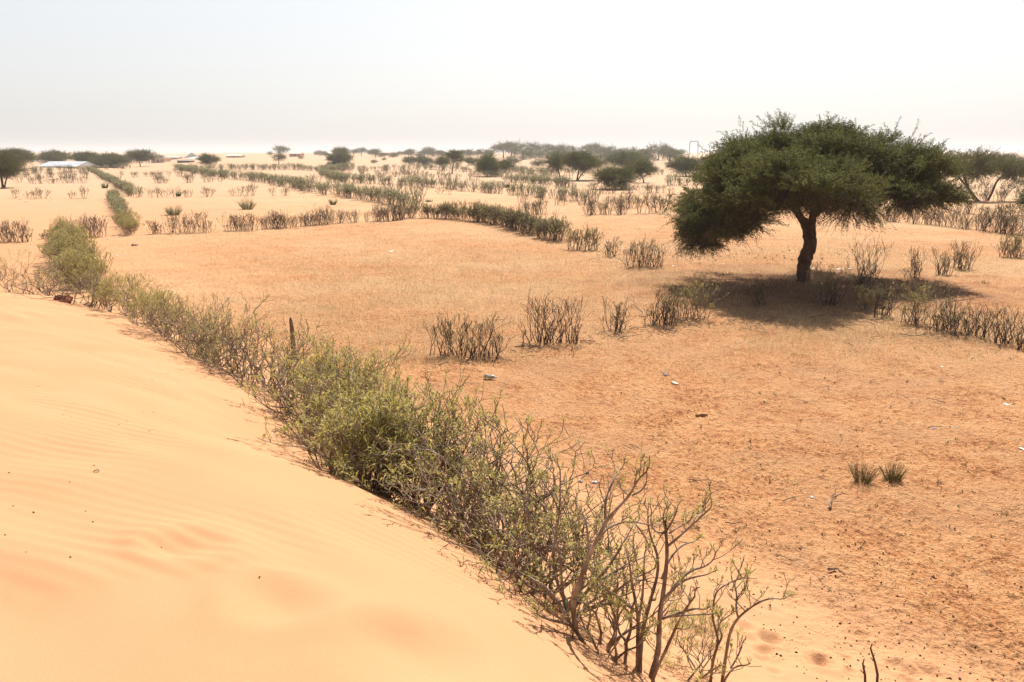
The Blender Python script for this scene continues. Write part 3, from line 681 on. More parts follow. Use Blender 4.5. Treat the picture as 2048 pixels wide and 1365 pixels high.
def merged(cands, name, label):
    protos = {}
    for i in range(4):
        for lf in (0, 1):
            _, _, gs, gl = shrub_meshes(1300 + i + 10 * lf, 1.0, 7 if lf else 7, 2, .95 if lf else .45, 3, .5, .22, .016, .16 if lf else .13, 2.3, minr=.009)
            Vs, Qs, Ts, _, _ = gs.arrays(); Vl, Ql, Tl, _, _ = gl.arrays(); protos[(lf, i)] = (Vs, Qs, Vl, Ql)
    g = Geo()
    for (d, x, y, H, leafy, lab, a, k) in cands:
        Vs, Qs, Vl, Ql = protos[(leafy, k % 4)]; c, s = math.cos(a), math.sin(a); o = np.array([x, y, float(height(x, y)) - .04])
        M = np.array([[c, -s, 0], [s, c, 0], [0, 0, 1]]) * H
        g.add(Vs @ M.T + o, Qs, None, 0); g.add(Vl @ M.T + o, Ql, None, 1 if leafy else 2)
    o = link(name, g.mesh(name, [M_DARKSTEM, M_DUSTY, M_PALELEAF], False)); tag(o, label, "hedge", kind='stuff')
merged(mass, "distant_hedges", "far-off rows of low shrubs dividing the sandy fields below the horizon")

# ------------------------------------------------------------------ acacias
def spray_template(seed, L=.5, fine=True, bare=0.0):
    rnd = random.Random(seed); V = []; Q = []; mi = []
    def quad(a, b, c, d, m): n = len(V); V.extend([a, b, c, d]); Q.append((n, n + 1, n + 2, n + 3)); mi.append(m)
    nseg = 9 if fine else 5
    pts = [np.array([0, 0, 0.])]; dd = np.array([1., 0, .0])
    for k in range(nseg): dd = unit(dd + np.array([0, rnd.gauss(0, .13), rnd.gauss(.02, .09)])); pts.append(pts[-1] + dd * L / nseg)
    for k in range(nseg):
        w = .006 * (1 - k / nseg * .7) if fine else .011 * (1 - k / nseg * .6)
        for ax in (np.array([0, w, 0]), np.array([0, 0, w])): quad(pts[k] - ax, pts[k] + ax, pts[k + 1] + ax * .8, pts[k + 1] - ax * .8, 1)
    for k in range(1, nseg + 1):
        for s in range(3 if fine else 2):
            a = rnd.uniform(0, 2 * math.pi); b = unit(np.array([rnd.uniform(.2, 1.0), math.cos(a), math.sin(a) * .8 + .25]))
            tl = L * (rnd.uniform(.06, .16) if fine else rnd.uniform(.09, .22)) * (1.25 - .6 * k / nseg)
            p0 = pts[k]
            if bare: quad(p0, p0 + np.array([0, .003, 0]), p0 + b * tl * 1.6, p0 + b * tl * 1.6 + np.array([0, .002, 0]), 1)
            if rnd.random() < bare: continue
            for q in range(3 if fine else 2):
                c = p0 + b * tl * (q + 1) / 3; ls = (.036 if fine else .085) * rnd.uniform(.7, 1.3)
                d = unit(b + np.array([rnd.gauss(0, .6), rnd.gauss(0, .6), rnd.gauss(.1, .5)])); sd = unit(np.cross(d, [rnd.gauss(0, 1), rnd.gauss(0, 1), rnd.gauss(0, 1)])) * ls * .26
                quad(c - sd * .6, c + d * ls * .5 - sd, c + d * ls, c + d * ls * .5 + sd, 0)
    return np.array(V), np.array(Q), np.array(mi)
TPL_F = [spray_template(i) for i in range(10)]
TPL_B = [spray_template(30 + i, .55, True, .72) for i in range(8)]
TPL_C = [spray_template(50 + i, .8, False) for i in range(8)]
def place_sprays(g, P, D, S, tpls, rs):
    """many sprays at points P heading along D with size S"""
    which = rs.integers(0, len(tpls), len(P))
    for t, (V, Q, mi) in enumerate(tpls):
        idx = np.nonzero(which == t)[0]
        if not len(idx): continue
        d = D[idx] / np.linalg.norm(D[idx], axis=1)[:, None]
        up = np.tile([0, 0, 1.0], (len(idx), 1)) + rs.normal(0, .35, (len(idx), 3))
        y = np.cross(up, d); y /= np.linalg.norm(y, axis=1)[:, None] + 1e-9; z = np.cross(d, y)
        M = np.stack([d, y, z], -1) * S[idx][:, None, None]
        W = np.einsum('nij,vj->nvi', M, V) + P[idx][:, None, :]
        off = (np.arange(len(idx)) * len(V))[:, None, None] + Q[None]
        W = W.reshape(-1, 3); off = off.reshape(-1, 4)
        g.V.append(W); g.Q.append(off + g.n); g.qm.append(np.tile(mi, len(idx))); g.n += len(W)
def bez(a, b, sag, n=7, rnd=random, wob=.06):
    a, b = np.array(a, float), np.array(b, float); L = np.linalg.norm(b - a)
    m = (a + b) / 2 + np.array([0, 0, sag * L])
    t = np.linspace(0, 1, n)[:, None]; P = (1 - t) ** 2 * a + 2 * t * (1 - t) * m + t ** 2 * b
    P[1:-1] += np.array([[rnd.gauss(0, wob * L / 3) for _ in range(3)] for _ in range(n - 2)]); return P
def acacia(name, loc, trunks, lobes, seed, density, label, cat="tree", group=None, fine=True, scale=1.0, droop=.25, wisps=10, size=1.0, near_limbs=True, sprout=.07):
    """trunks: list of (points, r0, r1); lobes: (x,y,z, rx,ry,rz, lower) in metres from the base"""
    rnd = random.Random(seed); rs = np.random.default_rng(seed)
    root = empty(name, loc); tag(root, label, cat, group)
    gt = Geo(); tops = []
    for pts, r0, r1 in trunks:
        P = np.array(pts, float); tt = np.linspace(0, len(P) - 1, (len(P) - 1) * 4 + 1)
        S = np.stack([np.interp(tt, range(len(P)), P[:, c]) for c in range(3)], -1)
        for _ in range(2): S[1:-1] = (S[:-2] + 2 * S[1:-1] + S[2:]) / 4
        if near_limbs: S[1:-1] += rs.normal(0, r0 * .09, (len(S) - 2, 3))
        ra = np.linspace(r0, r1, len(S)); ra = ra * (1 + .06 * rs.normal(size=len(S)))
        if pts[0][2] <= .01: ra[0] *= 1.35; ra[1] *= 1.12
        gt.tube(S, ra, 10 if near_limbs else 6); tops.append((P[-1], r1))
    gc = Geo()
    allP, allD, allS = [], [], []
    for (x, y, z, rx, ry, rz, *rest) in lobes:
        c = np.array([x, y, z]); dr = rest[0] if rest else 0
        o, r1 = min(tops, key=lambda t: np.linalg.norm(t[0] - c) + (rnd.random() * .3))
        root_end = c - np.array([0, 0, rz * .45])
        L = bez(o, root_end, .08 if not dr else .22, 8, rnd, .07); gt.tube(L, np.linspace(r1 * .75, r1 * .22, len(L)), 6 if near_limbs else 4)
        nb = (26 if near_limbs else 6)
        for _ in range(nb):                              # secondary limbs fan out under the foliage
            st = L[rnd.randrange(3, len(L))]
            a = rnd.uniform(0, 2 * math.pi); rr_ = rnd.uniform(.5, .95); zz = rnd.uniform(-.35, .7)
            e = c + np.array([rx * rr_ * math.cos(a), ry * rr_ * math.sin(a), rz * zz * (1 - .3 * rr_)])
            B = bez(st, e, .06, 6, rnd, .12); gt.tube(B, np.linspace(r1 * .26, r1 * .05, len(B)), 5 if near_limbs else 3, 0, False)
        area = rx * ry + rx * rz + ry * rz
        n = int(density * area); ncl = max(6, int(area * (6.6 if near_limbs else 6.5 / size ** 1.5)))
        uc = rs.normal(size=(ncl, 3)); uc[:, 2] += .15; uc /= np.linalg.norm(uc, axis=1)[:, None]
        radc = rs.uniform(.70, 1.12, ncl); lowc = uc[:, 2] < -.3
        kc = rs.integers(0, ncl, n); keep = ~lowc[kc] | (rs.random(n) < (.35 if not dr else .7)); kc = kc[keep]; n = len(kc)
        RV = np.array([rx, ry, rz]); rc = (.30 if near_limbs else .42) * min(1.0, rx)
        Cc = c + uc * RV * radc[:, None]
        off = rs.normal(0, 1, (n, 3)) * np.array([rc, rc, rc * .34]) * .8
        P = Cc[kc] + off
        inner = rs.random(n) < .16; P[inner] = c + (P[inner] - c) * rs.uniform(.45, .85, (inner.sum(), 1))
        u = (P - c) / RV; u /= np.linalg.norm(u, axis=1)[:, None]; low = lowc[kc]
        D = uc[kc] * np.array([.8, .8, .35]) + off / rc * .75 + np.stack([np.zeros(n), np.zeros(n), np.where(low, -.45 * (1 + 2 * droop * (dr > 0)), .24)], -1) + rs.normal(0, .2, (n, 3))
        if dr: D[:, 2] -= dr * .8 * (np.hypot(u[:, 0], u[:, 1]) ** 2); P[:, 2] -= dr * rz * .5 * np.hypot(u[:, 0], u[:, 1]) ** 3 * rs.random(n)
        S = rs.uniform(.6, 1.15, n) * size
        P = P - D / np.linalg.norm(D, axis=1)[:, None] * .2 * size
        if fine:
            lb = low | (rs.random(n) < .10) | ((dr > .4) & (P[:, 2] < c[2] - .25 * rz) & (rs.random(n) < .85)); place_sprays(gc, P[lb], D[lb], S[lb], TPL_B, rs)
            P, D, S = P[~lb], D[~lb], S[~lb]
        allP.append(P); allD.append(D); allS.append(S)
        for _ in range(wisps):                           # long wayward shoots break the outline
            a = rnd.uniform(0, 2 * math.pi); e = rnd.uniform(.2, 1.2)
            v = np.array([math.cos(a) * math.cos(e), math.sin(a) * math.cos(e), math.sin(e)]); q = c + v * np.array([rx, ry, rz]) * .9
            vv = unit(v + np.array([0, 0, .15]))
            for k in range(3): allP.append((q + vv * k * .22 * size)[None]); allD.append((vv + rs.normal(0, .25, 3))[None]); allS.append(np.array([.75 * size]))
    P, D, S = np.vstack(allP), np.vstack(allD), np.concatenate(allS)
    place_sprays(gc, P, D, S, TPL_F if fine else TPL_C, rs)
    if near_limbs:                                       # bare hanging twigs below the crown
        for (x, y, z, rx, ry, rz, *rest) in lobes:
            for _ in range(int(34 * rx)):
                a = rnd.uniform(0, 2 * math.pi); q = math.sqrt(rnd.random()) * .92
                p = np.array([x + rx * q * math.cos(a), y + ry * q * math.sin(a), z - rz * .6 * math.sqrt(1 - q * q) - .05 - (rest[0] * rz * .5 * q * q if rest else 0)])
                d = unit([math.cos(a) * .8, math.sin(a) * .8, -rnd.uniform(.2, .9)]); Lh = rnd.uniform(.25, .6)
                m = p + d * Lh * .5 + np.array([0, 0, .04]); e = p + d * Lh + np.array([0, 0, -.06])
                gt.tube([p - d * .4, p, m, e], [.010, .008, .006, .003], 3, 1, False)
                for _ in range(2):
                    e2 = m + unit(d + np.array([rnd.gauss(0, .6), rnd.gauss(0, .6), rnd.gauss(-.2, .4)])) * .2; gt.tube([m, (m + e2) / 2 + rs.normal(0, .012, 3), e2], [.005, .004, .0025], 3, 1, False)
    link("trunk", gt.mesh("acacia_trunk", [M_BARK, M_TWIG]), root)
    link("crown", gc.mesh("acacia_crown", [M_ALEAF, M_TWIG], False), root)
    return root

# the big umbrella acacia
B0 = hit(1606, 563); S0 = B0[1] / F_PX
def bl(px, py, y, rx, rz, ry=None, dr=0):
    k = S0 * (1 + y / B0[1])
    d_ = ray(px, py); t_ = (B0[1] + y) / d_[1]
    return (d_[0] * t_ - B0[0], y, CAM[2] + d_[2] * t_ - B0[2], rx * S0, (ry if ry is not None else rx * .85) * S0, rz * S0, dr)
big_lobes = [bl(1590, 326, .2, 112, 70, 120), bl(1525, 312, .6, 66, 44, 80), bl(1652, 326, 1.0, 84, 58, 100), bl(1482, 368, .1, 78, 50, 100, .5), bl(1428, 408, .2, 58, 46, 78, 1.0),
             bl(1404, 446, -.6, 40, 44, 52, 1.1), bl(1396, 474, -1.0, 30, 24, 44, 1.3), bl(1450, 455, -1.6, 34, 20, 40, 1.0), bl(1452, 425, -1.4, 60, 42, 66, .9), bl(1765, 327, 1.9, 88, 54, 110), bl(1832, 358, 1.4, 58, 48, 80, .3), bl(1795, 382, .2, 76, 38, 74, .4),
             bl(1856, 392, .5, 44, 28, 60, .4), bl(1470, 330, -.8, 34, 26, 50),
             bl(1575, 372, -2.3, 104, 46, 95, .2), bl(1508, 388, -2.0, 64, 44, 84, .4), bl(1645, 378, -2.4, 66, 42, 78, .2), bl(1700, 408, -1.9, 48, 38, 60, .7), bl(1600, 366, -3.4, 80, 36, 66, .3),
             bl(1520, 352, 2.8, 106, 54, 90), bl(1680, 346, 3.2, 106, 54, 90), bl(1600, 382, -.2, 116, 30, 110)]
k_ = S0
big_trunks = [([(0, 0, -.15), (-.02, 0, .35), (.03, 0, .8), (.12, -.02, 1.25), (.08, 0, 1.55), (.0, 0, 1.8)], .22, .20),
              ([(.0, 0, 1.7), (-.16, -.05, 1.95), (-.38, -.1, 2.2), (-.75, -.2, 2.6), (-1.3, -.2, 3.0)], .15, .085),
              ([(.03, 0, 1.7), (.18, .05, 2.05), (.25, .2, 2.5), (.5, .5, 3.1)], .15, .09),
              ([(.1, .02, 1.95), (.02, -.3, 2.3), (-.1, -.8, 2.6)], .09, .06), ([(.18, .1, 2.1), (.8, .35, 2.5), (1.6, .8, 2.9)], .10, .06), ([(-.3, -.05, 2.15), (-.3, .6, 2.6), (-.5, 1.4, 3.1)], .09, .06)]
acacia("acacia_tree", B0, big_trunks, big_lobes, 21, 400, "large dark-green umbrella acacia with a short forked trunk, the biggest tree, casting a wide shade", fine=True, wisps=5)

# mid-distance acacias: pixel base, crown box, look
def px_tree(name, base, crown, seed, label, trunk_px=None, lean=0, group=None, drop=0, twostem=False, n=5, dens=70, D=None, cat="tree"):
    b = hit(*base) if D is None else None
    if b is None:
        d = ray(*base); t = D / d[1]; x = d[0] * t; b = on_ground(x, D)
    s = b[1] / F_PX; x0, x1, y0, y1 = crown
    cx = ((x0 + x1) / 2 - base[0]) * s; w = (x1 - x0) * s / 2; top = (base[1] - y0) * s; bot = max((base[1] - y1) * s, .1); hz = (top - bot) / 2
    rnd = random.Random(seed); lobes = [(cx, 0, bot + hz * .95, w * .62, w * .62, hz * .85, drop * .5)]
    for k in range(n):
        a = 2 * math.pi * k / n + rnd.uniform(-.3, .3); q = rnd.uniform(.42, .55)
        lobes.append((cx + w * q * math.cos(a), w * q * math.sin(a), bot + hz * rnd.uniform(.7, 1.05), w * rnd.uniform(.42, .55), w * rnd.uniform(.42, .55), hz * rnd.uniform(.5, .72), drop))
    th = bot + hz * .5; r0 = max(.035 * top, .07) * .9
    tr = []
    fx = cx * .6
    tr.append(([(0, 0, -.1), (fx * .3 + lean * .3, 0, th * .35), (fx * .7, 0, th * .7), (fx, 0, th)], r0, r0 * .6))
    if twostem: tr.append(([(.1, .1, -.1), (fx * .3 + w * .15, .1, th * .4), (fx + w * .35, .2, th * .9)], r0 * .7, r0 * .45))
    far = b[1] > 95
    size = max(.75, b[1] * .0062)
    dens_m = dens / size ** 1.8 * 1.5
    return acacia(name, b, tr, lobes, seed, dens_m, label, cat, group, fine=False, wisps=2 if not far else 1, size=size, near_limbs=False)
AG = "acacias scattered over the middle distance"
px_tree("acacia_tree", (6, 376), (-36, 46, 302, 358), 31, "low dark acacia on crooked stems, cut by the left border", drop=.3, twostem=True, group=AG, dens=90)
px_tree("acacia_tree", (30, 342), (-6, 68, 299, 333), 32, "dark flat-topped acacia just behind the one cut by the left border", group=AG)
px_tree("acacia_tree", (106, 333), (76, 141, 303, 332), 33, "hazy grey-green acacia behind the silver roof", group=AG)
px_tree("acacia_tree", (178, 334), (146, 206, 304, 333), 34, "dusky round acacia right of the silver roof", group=AG)
px_tree("acacia_tree", (222, 336), (184, 256, 308, 335), 35, "dark green acacia whose crown touches the ground, in front of the dusky round one", drop=.4, group=AG, dens=90)
px_tree("acacia_tree", (281, 334), (251, 307, 301, 327), 36, "grey acacia with a bent trunk left of the mud houses", group=AG)
px_tree("acacia_tree", (421, 335), (396, 437, 310, 331), 37, "neat flat acacia alone on bare sand, on a thin straight trunk", group=AG)
px_tree("acacia_tree", (684, 333), (654, 706, 305, 331), 38, "spreading acacia with trailing left branches on the pale slope", drop=.3, group=AG)
px_tree("acacia_tree", (680, 326), (667, 698, 297, 314), 39, "faded acacia directly behind the spreading one on the pale slope", group=AG)
px_tree("acacia_tree", (904, 348), (893, 926, 302, 334), 40, "slim upright acacia with a tall thin trunk", group=AG)
px_tree("acacia_tree", (884, 340), (869, 900, 314, 336), 41, "small dense acacia leaning against the slim upright one", group=AG)
px_tree("acacia_tree", (975, 354), (950, 1003, 309, 352), 42, "ragged acacia with a layered crown, right of the slim upright one", drop=.3, group=AG, dens=90)
px_tree("acacia_tree", (1008, 346), (995, 1026, 321, 345), 43, "small green acacia tucked right of the ragged one", group=AG)
px_tree("acacia_tree", (1121, 359), (1089, 1134, 308, 346), 44, "acacia with a thin slanting trunk, left neighbour of the broad twin-trunked one", group=AG)
px_tree("acacia_tree", (1154, 361), (1120, 1201, 302, 349), 45, "broad acacia with two trunks and a round patch of shade", twostem=True, group=AG, dens=90)
px_tree("acacia_tree", (1248, 345), (1212, 1290, 305, 338), 46, "wide umbrella acacia rising behind the round ground-hugging bush", group=AG)
px_tree("acacia_tree", (1230, 379), (1194, 1264, 333, 378), 47, "round ground-hugging dark acacia bush in front of the wide umbrella one", drop=.6, group=AG, dens=120)
px_tree("acacia_tree", (1288, 366), (1246, 1312, 321, 359), 48, "two-tiered acacia on one straight trunk with dark shade under it", group=AG, dens=90)
px_tree("acacia_tree", (1372, 353), (1334, 1402, 313, 352), 49, "low dark acacia beneath the tall pale frame", group=AG, dens=90)
px_tree("acacia_tree", (1420, 348), (1390, 1460, 312, 344), 50, "acacia half hidden behind the left side of the big one", group=AG)
px_tree("acacia_tree", (847, 332), (829, 866, 315, 332), 51, "rounded hazy acacia on the sand left of the slim upright one", group=AG)
px_tree("acacia_tree", (820, 330), (808, 833, 316, 331), 52, "thin-leaved hazy acacia left of the rounded one on the sand", group=AG)
px_tree("acacia_tree", (942, 332), (929, 956, 316, 332), 53, "grey acacia behind the gap between the slim and ragged ones", group=AG)
px_tree("acacia_tree", (2058, 432), (2040, 2085, 372, 430), 55, "dark foliage of an acacia just entering at the right border", drop=.5, group=AG, dens=90)
# the leaning pair at the right
bR = hit(1957, 403); sR = bR[1] / F_PX
def rl(px, py, y, rx, rz, ry=None): return ((px - 1957) * sR, y, (403 - py) * sR, rx * sR, (ry or rx * .9) * sR, rz * sR, .2)
acacia("acacia_tree", bR, [([(0, 0, -.1), ((1944 - 1957) * sR, 0, 12 * sR), ((1932 - 1957) * sR, 0, 26 * sR), ((1922 - 1957) * sR, 0, 50 * sR)], .16, .09),
                           ([((1944 - 1957) * sR, 0, 12 * sR), ((1925 - 1957) * sR, -.3, 30 * sR), ((1905 - 1957) * sR, -.5, 48 * sR)], .10, .06)],
       [rl(1925, 325, 0, 36, 15), rl(1955, 322, .3, 28, 12), rl(1905, 338, -.5, 26, 14), rl(1940, 345, .3, 34, 13), rl(1965, 350, 1.0, 22, 11)], 61, 170,
       "acacia with a slanting trunk and flat top, left of the leaning pair at the right", group=AG, fine=False, wisps=2, size=.8, near_limbs=False)
acacia("acacia_tree", hit(1974, 402), [([(0, 0, -.1), (8 * sR, 0, 16 * sR), (14 * sR, 0, 40 * sR), (30 * sR, 0, 52 * sR)], .12, .07)],
       [(38 * sR, 0, 66 * sR, 34 * sR, 30 * sR, 11 * sR, .2), (58 * sR, .4, 58 * sR, 26 * sR, 24 * sR, 12 * sR, .2), (20 * sR, -.4, 60 * sR, 22 * sR, 20 * sR, 11 * sR, .2), (45 * sR, -.6, 46 * sR, 26 * sR, 22 * sR, 11 * sR, .2)], 62, 170,
       "acacia with a low drooping crown, right of the leaning pair at the right border", group=AG, fine=False, wisps=2, size=.8, near_limbs=False)

# trees along the horizon: copies of a few
def far_proto(seed, bushy):
    lobes = [(0, 0, 3.1 if not bushy else 1.9, 2.7, 2.7, 1.15 if not bushy else 1.6, .2)]
    rnd = random.Random(seed)
    for k in range(4):
        a = k * 1.6 + rnd.random(); lobes.append((1.9 * math.cos(a), 1.9 * math.sin(a), (2.9 if not bushy else 1.5) + rnd.uniform(-.3, .3), rnd.uniform(1.4, 2.1), rnd.uniform(1.4, 2.1), rnd.uniform(.7, 1.1), .2))
    t = acacia("distant_tree", (0, 0, 0), [([(0, 0, -.2), (.1, 0, 1.2), (.1, 0, 2.4)], .2, .13)], lobes, seed, 16, "x", fine=False, wisps=1, size=1.7, near_limbs=False)
    return t
protosF = [far_proto(80 + i, i % 2 == 1) for i in range(6)]
FT = [(562, 314, 25, 'hazy tree left of the lone brick house on the horizon', 0), (540, 310, 11, 'tiny bush at the far left of the pale dune crest', 1), (558, 329, 23, 'low bush on the slope below the lone brick house', 1),
      (642, 312, 19, 'flat little tree on the dune crest between brick house and spreading acacia', 0), (632, 311, 8, 'speck of a bush left of the flat little crest tree', 1), (653, 313, 11, 'small bush touching the left of the spreading acacia', 1),
      (723, 312, 19, 'right tree of the pair on the crest past the spreading acacia', 0), (707, 312, 16, 'left tree of the pair on the crest past the spreading acacia', 0),
      (748, 327, 12, 'small round bush low on the pale slope', 1), (768, 321, 8, 'smallest round bush higher on the pale slope', 1), (602, 318, 9, 'faint low scrub on the pale slope under the brick house', 1)]
used = 0
def put_far(px, py, w, lab, kind, group):
    global used
    b = hit(px, py); s = w * b[1] / F_PX / 5.6; pr = protosF[(used * 2 + kind) % 6]
    if used < 6: pr = protosF[used]; new = pr
    else:
        new = pr.copy(); COL.objects.link(new)
        for ch in list(pr.children):
            c = ch.copy(); COL.objects.link(c); c.parent = new
    new.location = b.tolist(); new.rotation_euler = (0, 0, used * 1.3); new.scale = (s, s, s * random.Random(used).uniform(.8, 1.05))
    tag(new, lab, "tree", group); used += 1
for px, py, w, lab, k in FT: put_far(px, py, w, lab, k, "trees along the horizon")
rnd = random.Random(77)
# rows over the horizon: hazy belt
for i in range(24):
    put_far(742 + i * 10.5 + rnd.uniform(-4, 4), 312.5 + rnd.uniform(0, 3), rnd.uniform(12, 22), 'hazy tree in the thin belt on the horizon left of the ragged acacia', rnd.randrange(2), "trees in the thin belt on the horizon")
for i in range(21):
    put_far(1010 + i * 17 + rnd.uniform(-6, 6), rnd.uniform(314, 322), rnd.uniform(22, 40), 'hazy tree in the thicker belt on the horizon between ragged and big acacia', rnd.randrange(2), "trees in the thicker belt on the horizon")
for i in range(8):
    put_far(1030 + i * 44 + rnd.uniform(-8, 8), rnd.uniform(326, 336), rnd.uniform(26, 40), 'bushy tree on the lower edge of the thicker horizon belt', rnd.randrange(2), "trees in the thicker belt on the horizon")
for i in range(7):
    put_far(1890 + i * 26 + rnd.uniform(-6, 6), rnd.uniform(330, 340), rnd.uniform(24, 36), 'hazy tree at the far right behind the leaning pair', rnd.randrange(2), "trees at the far right")
for i, px in enumerate((48, 66, 290, 318)):
    put_far(px, 322 + i % 2 * 3, 22, 'hazy bush behind the acacias at the left', 1, "bushes behind the left acacias")

# ------------------------------------------------------------------ isolated tufts
def tuft(px, py, H, n, seed, label, mat, spread=.75, w=.003, name="grass_tuft", r=.05, leaf=True):
    b = hit(px, py); b[2] = gz(b[0], b[1]); rnd = random.Random(seed); g = Geo()
    for _ in range(n):
        a = rnd.uniform(0, 2 * math.pi); s = rnd.random() ** .7 * spread; q = r * math.sqrt(rnd.random())
        p = np.array([q * math.cos(a), q * math.sin(a), -.03]); d = unit([math.cos(a) * s, math.sin(a) * s, 1]); L = H * rnd.uniform(.35, 1.1) * (1 - .38 * min(s, 1.1))
        m = p + d * L * .5; e = m + unit(d + np.array([math.cos(a) * .2, math.sin(a) * .2, .15])) * L * .5
        g.tube([p, m, e], [w, w * .8, w * .35], 3, 0, False)
        for k in range(3):
            st = p + d * L * rnd.uniform(.3, .95); dd = unit(d + np.array([rnd.gauss(0, .4), rnd.gauss(0, .4), .1])); g.tube([st, st + dd * L * .3], [w * .6, w * .3], 3, 0, False)
    o = link(name, g.mesh(name, [mat]), None, b); return tag(o, label, "plant")
tuft(1724, 964, .34, 120, 1, "left of two round wiry tufts side by side on the near field", M_TUFT, .7, .0022, r=.07)
tuft(1787, 959, .29, 150, 2, "right of two round wiry tufts side by side on the near field", M_TUFT, .75, .0022, r=.07)
tuft(1389, 1060, .075, 60, 3, "tiny dense green cushion behind the tall bare-topped shrub", M_TUFT, .8, .002, r=.04)
tuft(348, 430, .80, 190, 4, "windswept bushy tuft left of the rounder one on the pale field", M_DUSTY, 1.2, .008, r=.30)
tuft(495, 419, .92, 190, 5, "rounder upright tuft right of the windswept one on the pale field", M_DUSTY, 1.0, .008, r=.32)
tuft(666, 410, .55, 60, 6, "small tuft alone behind the comb-like bare row", M_TUFT, .6, .015, r=.2)
tuft(357, 393, .5, 80, 7, "small tuft in the sparse row behind the windswept tuft", M_TUFT, .6, .015, r=.2)
tuft(210, 377, .7, 90, 8, "dusky tuft left of the far diagonal hedge", M_TUFT, .6, .016, r=.3)
tuft(697, 376, .8, 110, 9, "low spreading tuft between the two far diagonal hedges", M_TUFT, 1.1, .016, r=.5)
tuft(1014, 376, .6, 90, 10, "dark tuft on the reddish field below the small green acacia", M_TUFT, .6, .018, r=.25)
tuft(858, 404, .3, 50, 11, "dark cushion on the sunny field right of the diagonal hedge", M_TUFT, 1.0, .018, r=.3)
tuft(1590, 965, .10, 12, 12, "sparse green seedling left of the two wiry tufts", M_LEAF, .6, .002, r=.03)
tuft(1520, 1075, .09, 12, 13, "sparse green seedling right of the tiny green cushion", M_LEAF, .7, .002, r=.03)
tuft(1855, 898, .08, 14, 14, "sparse green seedling above the two wiry tufts", M_LEAF, .7, .0022, r=.03)
tuft(2008, 1030, .11, 14, 15, "dark green seedling near the right border", M_TUFT, .7, .0022, r=.03)
tuft(1412, 972, .05, 30, 16, "flattened dry tuft under the long thin stick", M_TUFT, 1.2, .002, r=.05)
tuft(62, 892, .035, 14, 17, "little creeping green plant alone on the dune", M_LEAF, 1.6, .0014, r=.05)
tuft(1922, 826, .06, 40, 18, "small dark cushion plant near the right border", M_TUFT, .9, .0025, r=.05)
tuft(1964, 566, .14, 60, 19, "low dark cushion on the sunny ground right of the shade", M_TUFT, 1.3, .006, r=.2)

# ------------------------------------------------------------------ small litter, one by one
def lump(px, py, size, mat, name, label, cat, seed, squash=.6, elong=1.0, bumpy=.25, group=None):
    size *= .72
    b = hit(px, py); b[2] = gz(b[0], b[1]); rs = np.random.default_rng(seed)
    nu, nv = 14, 9; V = []
    ph = rs.uniform(0, 6, 6)
    for i in range(nv + 1):
        t = math.pi * i / nv
        for j in range(nu):
            p = 2 * math.pi * j / nu; d = np.array([math.sin(t) * math.cos(p), math.sin(t) * math.sin(p), math.cos(t)])
            r = 1 + bumpy * (math.sin(3 * d[0] + ph[0]) * math.cos(4 * d[1] + ph[1]) + .5 * math.sin(7 * d[2] + ph[2] + 5 * d[0]))
            V.append(d * r * np.array([elong, 1, squash]) * size / 2)
    Q = [(i * nu + j, (i + 1) * nu + j, (i + 1) * nu + (j + 1) % nu, i * nu + (j + 1) % nu) for i in range(nv) for j in range(nu)]
    g = Geo(); g.add(V, Q); b[2] += size * squash * .2
    o = link(name, g.mesh(name, [mat]), None, b, rs.uniform(0, 3)); return tag(o, label, cat, group)
lump(1161, 963, .075, M_WHITE, "crumpled_bag", "left crumpled white plastic bag on the sand behind the near hedge", "litter", 1, .7, 1.1, .4)
lump(1190, 965, .085, M_WHITE, "crumpled_bag", "lumpy white plastic bag lying right of the other white one behind the near hedge", "litter", 2, .6, 1.4, .5)
lump(1175, 949, .055, M_PEBBLE, "dark_stone", "dark brown stone just above the two white bags", "stone", 3, .8)
lump(1323, 988, .038, M_STONE, "small_stone", "small grey stone right of the two white bags", "stone", 4)
lump(1625, 994, .06, M_STONE, "pale_stone", "flat whitish stone left of the upright forked twig", "stone", 5, .4, 1.6)
lump(1497, 982, .03, M_PEBBLE, "small_stone", "small dark stone on open ground right of the long thin stick", "stone", 6)
lump(1600, 1107, .04, M_PEBBLE, "small_stone", "small dark stone on the open sand above the bent dark stick", "stone", 7)
lump(1868, 855, .05, M_BLUE, "plastic_scrap", "violet-blue plastic scrap left of the teal one", "litter", 8, .3, 1.5)
lump(1915, 853, .05, M_TEAL, "plastic_scrap", "teal plastic scrap right of the blue one", "litter", 9, .3, 1.6)
lump(1636, 1153, .018, M_BLUE, "plastic_scrap", "tiny blue scrap left of the bent dark stick", "litter", 10, .5)
lump(1133, 1212, .07, M_TEAL, "plastic_scrap", "teal-blue rag caught at the foot of the thick leaning trunk", "litter", 11, 1.2, .6, .4)
lump(2014, 808, .10, M_WHITE, "paper_scrap", "flat white scrap near the right border", "litter", 12, .15, 2.2)
lump(2046, 897, .08, M_WHITE, "paper_scrap", "pointed white scrap cut by the right border", "litter", 13, .25, 2.0)
lump(1945, 716, .07, M_WHITE, "paper_scrap", "white fleck on the ground below the bare stems at the right", "litter", 14, .3, 1.3)
lump(1884, 735, .07, M_WHITE, "paper_scrap", "lone white fleck in the sunny field below the leafy clump at the right", "litter", 15, .3, 1.3)
